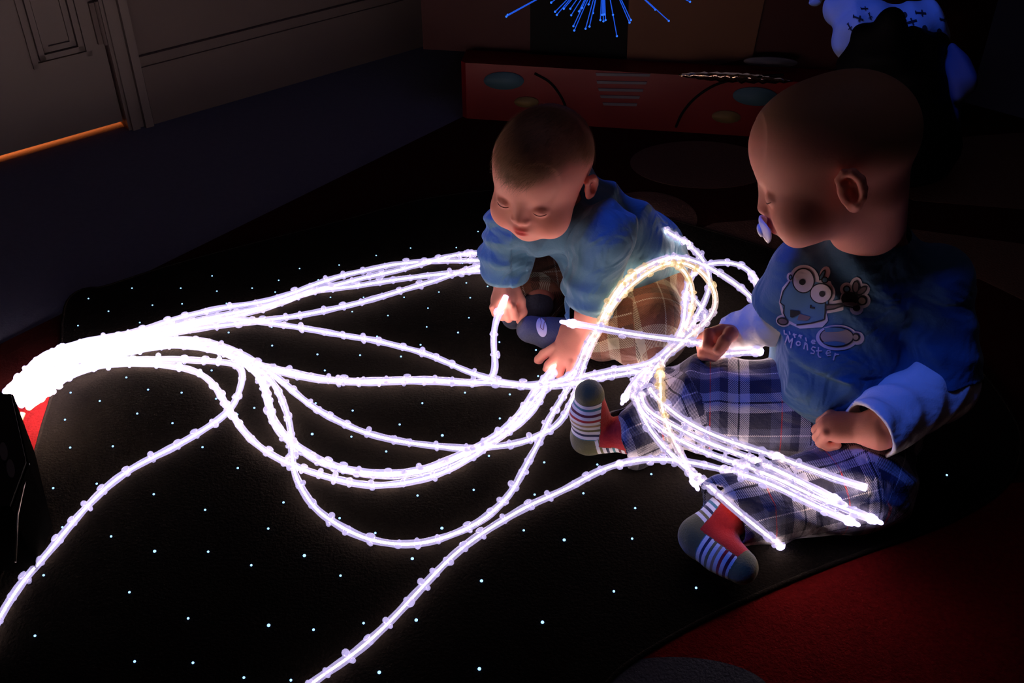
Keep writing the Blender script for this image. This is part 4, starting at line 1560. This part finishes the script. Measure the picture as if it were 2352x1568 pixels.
h = 'h'
LEG_A = [(1338, 811), (1353, 775, .035), (1382, 745, .06), (1401, 707, .085), (1420, 672, .10), (1440, 645, .115), (1470, 620, .125), (1510, 598, .125), (1554, 590, .115)]
LEG_B = [(1345, 822), (1361, 792, .03), (1380, 752, .055), (1400, 716, .08), (1430, 672, .10), (1470, 638, .115), (1512, 612, .12), (1552, 600, .115)]
LEG_C = [(1334, 820), (1350, 790, .035), (1376, 745, .065), (1398, 695, .09), (1428, 650, .11), (1462, 622, .12), (1500, 602, .125), (1540, 597, .12)]
Bd = [(85, 828, .045), (140, 806, .035), (220, 782, .025)]

strand('outermost light strand, passing behind the left baby and ending just above a striped sock',
       [(48, 868, .065), (85, 826, .05), (130, 804, .035), (190, 785, .02), (260, 772), (334, 756), (402, 732), (453, 720), (506, 707), (552, 701), (607, 693), (676, 672), (714, 656), (752, 644), (790, 631), (843, 621), (890, 609), (943, 603), (990, 599), (1052, 599), (1095, 598), (1133, 598, None, h),
        (1180, 580, None, h), (1240, 545, None, h), (1330, 500, None, h), (1440, 490, None, h), (1500, 512, None, h), (1534, 533, .02), (1573, 556, .035), (1602, 581, .05), (1619, 604, .06), (1630, 632, .06), (1629, 665, .055), (1622, 690, .045), (1607, 714, .035), (1590, 745, .02), (1566, 774), (1534, 804), (1498, 833), (1474, 860), (1453, 898), (1467, 933), (1488, 981), (1517, 1016), (1543, 1047), (1580, 1080), (1627, 1113), (1674, 1157), (1732, 1205), (1792, 1252)])
strand('light strand whose slim tip without a knob lies highest on the plaid leg',
       [(110, 812, .04), (180, 790, .025), (290, 770), (420, 742), (520, 722), (600, 706), (660, 690), (695, 674), (781, 653), (833, 638), (909, 622), (943, 613), (993, 599), (1040, 586), (1098, 580), (1133, 580, None, h),
        (1180, 560, None, h), (1240, 528, None, h), (1330, 488, None, h), (1460, 478, None, h), (1545, 540, None, h), (1560, 610, None, h), (1547, 651, None, h), (1571, 665), (1607, 699), (1624, 731), (1600, 762), (1560, 795), (1510, 835), (1486, 886), (1510, 914), (1533, 936), (1566, 962), (1604, 983), (1682, 1016), (1749, 1036), (1835, 1067), (1908, 1095), (1990, 1120)], cap_end=False)
strand('light strand ending against the blue sleeve of the left baby',
       [(120, 816, .04), (200, 792, .02), (320, 768), (450, 742), (560, 722), (640, 697), (690, 679), (728, 665), (776, 662), (824, 656), (874, 647), (917, 641), (971, 634), (1028, 628), (1059, 625), (1079, 624), (1110, 621), (1124, 620, None, h)], cap_end=False)
strand('lowest strand running behind the left baby, with blunt tip second highest on plaid leg',
       [(130, 820, .04), (220, 796, .02), (340, 776), (440, 757), (500, 748), (560, 742), (614, 734), (674, 727), (746, 713), (807, 700), (890, 677), (938, 662), (990, 647), (1028, 634), (1060, 624), (1112, 608), (1135, 602, None, h),
        (1180, 572, None, h), (1250, 536, None, h), (1340, 500, None, h), (1470, 492, None, h), (1552, 560, None, h), (1560, 640, None, h), (1544, 670, None, h), (1566, 694), (1583, 714), (1572, 762), (1520, 815), (1476, 870), (1473, 905), (1481, 940), (1533, 969), (1604, 1007), (1668, 1032), (1732, 1055), (1818, 1095), (1915, 1145)])
strand('strand running diagonally across the middle, its bright tip against the blue monster top',
       [(140, 824, .035), (230, 800, .02), (350, 770), (430, 752), (500, 734), (560, 733), (600, 739), (657, 747), (712, 756), (762, 765), (810, 774), (857, 780), (926, 798), (957, 805), (1005, 822), (1057, 846), (1095, 861), (1133, 872), (1173, 882), (1221, 884), (1269, 879), (1333, 866), (1396, 852), (1438, 844), (1492, 836), (1545, 790), (1572, 740, .02), (1573, 690, .04), (1578, 650, .055), (1600, 618, .06), (1629, 604, .06), (1668, 602, .055), (1697, 605, .05), (1724, 622, .05), (1736, 645, .05), (1748, 690, .05, h), (1762, 740, .06, h), (1752, 776, .07, h), (1722, 796, .06, h), (1650, 815, .08, h), (1668, 812, .095), (1692, 810, .105), (1720, 809, .11), (1744, 807, .115)], gmin=.4)
strand('strand running level across the middle, its tip furthest right over the plaid knee',
       [(150, 838, .03), (250, 806, .015), (380, 786), (480, 790), (540, 812), (600, 841), (636, 845), (702, 862), (769, 873), (838, 875), (895, 872), (974, 870), (1036, 875), (1083, 877), (1148, 880), (1200, 887), (1250, 889), (1310, 882), (1377, 868), (1438, 858), (1500, 848), (1470, 890), (1462, 931), (1486, 957), (1517, 985), (1561, 1011), (1623, 1040), (1705, 1068), (1794, 1102), (1870, 1140), (1952, 1171), (2001, 1191)])
strand('light strand leaving the picture at the left edge beside the lamp box',
       [(160, 852, .025), (240, 826, .015), (300, 827), (368, 824), (429, 826), (477, 829), (513, 831), (547, 834), (559, 846), (557, 872), (549, 900), (536, 933), (513, 956), (474, 983), (417, 1017), (356, 1048), (302, 1075), (245, 1117), (187, 1176), (134, 1239), (104, 1278), (71, 1311), (27, 1370), (-5, 1425), (-40, 1500)], tip=False, gmin=.42)
strand('lower of two parallel arcs, its end bent beneath the open hand',
       [(150, 868, .025), (230, 838, .015), (300, 834), (377, 838), (440, 848), (470, 863), (494, 885), (506, 906), (517, 925), (536, 956), (556, 986), (593, 1024), (642, 1055), (676, 1070), (711, 1083), (774, 1101), (851, 1116), (937, 1108), (998, 1093), (1036, 1077), (1094, 1043), (1148, 1003), (1186, 981), (1205, 962), (1227, 939), (1247, 908), (1256, 878), (1269, 857, .008, h), (1287, 842, .009, h), (1312, 830, .010, h)], gmin=.5)
strand('upper of two parallel arcs, its knobbed end between the fingers of the open hand',
       [(160, 835, .03), (260, 800, .015), (400, 780), (500, 796), (560, 826), (592, 856), (605, 880), (616, 906), (622, 949), (636, 978), (665, 1009), (688, 1027), (711, 1044), (768, 1070), (857, 1087), (937, 1084), (998, 1070), (1046, 1048), (1094, 1026), (1141, 1000), (1173, 971), (1192, 952), (1215, 917), (1237, 885), (1256, 862), (1270, 846, .010, h), (1283, 828, .012, h)], gmin=.5)
strand('strand of the deepest arc, its other end held out in the right baby\'s fist',
       [(170, 830, .03), (280, 798, .015), (420, 784), (520, 806), (580, 836), (622, 872), (639, 895), (650, 926), (662, 955), (668, 992), (670, 1021), (671, 1064), (679, 1096), (708, 1147), (728, 1173), (771, 1202), (828, 1233), (903, 1250), (978, 1247), (1058, 1220), (1109, 1195), (1141, 1166), (1173, 1134), (1202, 1080), (1221, 1045), (1243, 1006), (1256, 971), (1275, 939), (1291, 914), (1307, 885), (1325, 850)] + LEG_A[0:9] +
       [(1595, 598, .10), (1627, 612, .09), (1655, 629, .08), (1685, 648, .07), (1716, 672, .06), (1745, 710, .06, h), (1760, 750, .065, h), (1750, 785, .08, h), (1710, 800, .10, h), (1672, 800, .115, h), (1650, 795, .112, h), (1622, 790, .118, h), (1590, 785, .128), (1523, 776, .137), (1463, 769, .142), (1395, 757, .15), (1340, 746, .155), (1316, 743, .157)], gmin=.38, warm=.0)
strand('strand sagging below the middle, then rising over brown trousers into the widest loop',
       [(175, 826, .03), (290, 792, .015), (430, 778), (530, 800), (590, 834), (648, 875), (693, 915), (748, 952), (831, 991), (912, 1012), (998, 1024), (1077, 1030), (1141, 1025), (1202, 1016), (1243, 997), (1275, 984), (1294, 958), (1307, 938, None), (1322, 900, .01, h), (1336, 855)] + LEG_B +
       [(1590, 606, .11), (1615, 626, .10), (1636, 650, .09), (1648, 683, .075), (1644, 711, .055), (1631, 733, .04), (1595, 762, .02), (1560, 790), (1520, 830), (1517, 893), (1521, 940), (1543, 1004), (1561, 1035), (1580, 1073), (1594, 1104)], gmin=.36, warm=.9)
strand('strand of the small inner loop, its tip left of the tangle near a striped sock',
       [(165, 858, .02), (250, 812, .015), (390, 792), (500, 806), (566, 836), (600, 872), (612, 906), (618, 949), (632, 980), (660, 1012), (690, 1034), (716, 1052), (770, 1074), (857, 1092), (937, 1090), (1000, 1076), (1050, 1053), (1097, 1032), (1146, 1008), (1180, 978), (1206, 948), (1230, 910), (1262, 884), (1300, 870), (1325, 850)] + LEG_C +
       [(1570, 614, .11), (1585, 641, .095), (1593, 667, .08), (1592, 695, .06), (1583, 728, .035), (1570, 764, .01), (1530, 806), (1480, 850), (1455, 880), (1443, 895), (1436, 912)], gmin=.36, warm=.9)
strand('short upright end of strand standing in the fist of the left baby',
       [(180, 846, .02), (280, 812), (410, 792), (520, 812), (600, 846), (660, 858), (730, 872), (838, 879), (920, 876), (1010, 876), (1083, 882), (1122, 880), (1141, 862, .008), (1138, 830, .022), (1133, 800, .038), (1132, 765, .055), (1138, 735, .070), (1149, 708, .082), (1158, 690, .086, h), (1162, 682, .086, h)], gmin=.5, cap_end=False)
strand('nearest strand, running from the bottom edge up and over the plaid leg',
       [(640, 1640), (714, 1568), (774, 1529), (822, 1494), (889, 1434), (946, 1373), (997, 1319), (1048, 1268), (1119, 1216), (1167, 1188), (1208, 1163), (1298, 1124), (1342, 1099), (1400, 1070), (1481, 1054), (1540, 1055), (1609, 1065), (1665, 1080), (1705, 1088), (1780, 1115), (1815, 1133), (1870, 1160), (1949, 1195)], src=False, gmin=.34)

# ================================================================ ultraviolet fibre spray hanging above the toy car
hub = PY(1385, -75, 1.80)
fl = empty('fibre_spray', tuple(hub), 'hanging spray of thin blue-glowing fibres with beaded tips at the top edge', 'fibre optic lamp')
mk('hanging_cord', *tube([hub + (0, 0, .03), (hub[0], hub[1], RH)], 0.003, 8), M['car_black'], fl)
mk('hub', *cat_mesh([tube([hub - (0, 0, .01), hub + (0, 0, .05)], [0.024, 0.016], 16)]), M['car_black'], fl)
FT = """1163,38 1166,34 1266,6 1275,27 1279,34 1295,20 1310,20 1312,35 1317,60 1319,70 1345,66 1354,61 1362,30 1383,34 1386,49 1388,33 1379,46 1391,46 1408,34 1417,83 1446,52 1449,46 1505,22 1536,48 1585,4 1330,26 1337,18 1352,10 1296,-10 1440,-20 1500,-40 1250,-40 1200,-20 1560,-30 1620,-50"""
for q in sorted(set(FT.split())):
    x, y = [int(v) for v in q.split(',')]
    if y < -60:
        continue
    yy = 1.80 + random.uniform(-.07, .04)
    e = PY(x, y, yy)
    m = hub + (e - hub) * 0.5 + np.array([0, random.uniform(-.004, .004), 0.004])
    sp, _ = catmull(np.array([hub, m, e]), 0.012)
    f = mk('fibre', *tube(sp, 0.00085, 5), M['uv_blue'], fl)
    tp = mk('fibre_tip', *sphere(e, 0.0019, 8, 6), M['uv_tip'], f)
    tp.location = (0, 0, 0)

# ================================================================ black bag with patterned cloth, far right
bc = np.array([.70, 1.80, 0.0])
bg = empty('bag', (*bc[:2], Z_RUG), 'black soft bag standing behind the right baby, pale printed cloth on it', 'bag')
M['bag'] = mat('black_nylon', (0.0045, 0.0045, 0.006), 0.7, spec=0.1)
def BP(px, py, y):
    return PY(px, py, y)
fd = Field((.50, 1.60, Z_RUG), (.92, 2.0, .42), 0.004)
fd.chain([BP(2060, 270, 1.72), BP(2065, 200, 1.74)], [.095, .080], .03)
fd.chain([BP(1985, 140, 1.73), BP(1990, 90, 1.73)], [.045, .026], .02)
fd.chain([BP(2036, 110, 1.71), BP(2040, 50, 1.71)], [.045, .025], .02)
fd.chain([BP(2120, 120, 1.75), BP(2155, 100, 1.76)], [.05, .022], .02)
fd.ell((.70, 1.74, .06), (.12, .09, .075), k=.04)
fd.warp(lambda x, y, z: 0.004 * noise3(x, y, z, 50, 9))
fd.cut((0, 0, Z_RUG + .001), (0, 0, -1))
build(fd, 'bag_body', M['bag'], bg, False)
bpy.data.objects['bag_body']
strap = [BP(2130, 110, 1.74), BP(2185, 130, 1.74), BP(2190, 200, 1.72), BP(2170, 260, 1.72)]
mk('strap', *tube(catmull(np.array(strap), .01)[0], 0.006, 8), M['bag'], bg)

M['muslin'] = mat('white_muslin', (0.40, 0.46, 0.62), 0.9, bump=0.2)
M['muslin_print'] = mat('dark_toy_print', (0.02, 0.02, 0.03), 0.9)
fd = Field((.50, 1.66, .02), (.92, 2.06, .46), 0.0035)
Y = 1.83
fd.chain([BP(1950, 95, Y), BP(1962, 60, Y), BP(2000, 45, Y), BP(2050, 50, Y)], [.022, .030, .030, .026], .02)
fd.chain([BP(2060, 60, Y), BP(2110, 58, Y), BP(2150, 80, Y)], [.030, .040, .026], .02)
fd.cap(BP(1930, 20, Y + .03), BP(1975, 10, Y + .03), .030, .028, .01)
fd.cap(BP(2060, 32, Y), BP(2062, 60, Y), .016, .03, .01)
fd.cap(BP(1945, 100, Y), BP(1950, 130, Y), .02, .012, .02)
fd.warp(lambda x, y, z: waves(x, y, z, (.9, 0, .4), 24, .005, 91, 2.5))
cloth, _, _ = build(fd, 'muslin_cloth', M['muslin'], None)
tag(cloth, 'crumpled pale cloth printed with small aeroplanes and balloons, lying over the black bag', 'cloth')
cloth.name = 'muslin_cloth'
bvc = bvh_of(cloth)
ci = []
def plane_at(x, y, s=1.0, r=0):
    a = math.radians(r)
    def T(P):
        return [(x + s * (u * math.cos(a) - v * math.sin(a)), y + s * (u * math.sin(a) + v * math.cos(a))) for u, v in P]
    ci.append((0, 0, stroke(T([(-12, 0), (12, 0)]), 4 * s, 3)))
    ci.append((1, 0, stroke(T([(2, -7), (4, 7)]), 3 * s, 3)))
    ci.append((1, 0, stroke(T([(-12, -4), (-10, 3)]), 2.5 * s, 3)))
def balloon_at(x, y):
    ci.append((0, 0, star_patch(oval(x, y, 5.5, 6.5), 3)))
    ci.append((1, 0, star_patch(oval(x + 2, y + 12, 2, 2), 2)))
plane_at(1971, 42, 1, 20); plane_at(2114, 30, 1, 5); plane_at(2092, 50, 1.15, -15); plane_at(2167, 45, .8, 10); plane_at(1952, 62, .8, 60); plane_at(1998, 38, .7, 70); plane_at(1985, 20, .7, 0)
balloon_at(2078, 34); balloon_at(2123, 64); balloon_at(2157, 71)
decals('toy_print', ci, bvc, [M['muslin_print']], cloth, base=.002)

fd = Field((.74, 1.55, .02), (.96, 1.9, .3), 0.003)
fd.chain([BP(2185, 115, 1.74), BP(2200, 150, 1.72), BP(2210, 185, 1.70), BP(2205, 215, 1.69)], [.010, .018, .020, .012], .02)
fd.cap(BP(2205, 190, 1.71), (BP(2205, 190, 1.71)[0], 1.73, .03), .014, .03, .02)
fd.warp(lambda x, y, z: waves(x, y, z, (.9, 0, .4), 30, .003, 95, 2.5))
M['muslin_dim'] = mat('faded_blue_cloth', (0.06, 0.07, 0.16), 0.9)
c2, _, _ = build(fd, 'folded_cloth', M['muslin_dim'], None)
tag(c2, 'dim blue cloth hanging down the right side of the black bag', 'cloth')
# small crumpled tissue at the top edge, attached to the toy car for support
sc_ = np.array(CPt(*car_hit(1872, 6, ub + .006), ub + .006))
V, F = cat_mesh([ball(sc_, 1, (.012, .004, .007), np.eye(3)), box(sc_ + (.006, 0, .006), (.014, .003, .010), np.array([[.9, 0, .4], [0, 1, 0], [-.4, 0, .9]])), box(sc_ + (-.005, 0, .004), (.012, .003, .012), np.array([[.9, 0, -.4], [0, 1, 0], [.4, 0, .9]]))])
tg = mk('folded_tissue', V, F, M['muslin'], toy, uv=True)
tg['label'] = 'small pale folded tissue'
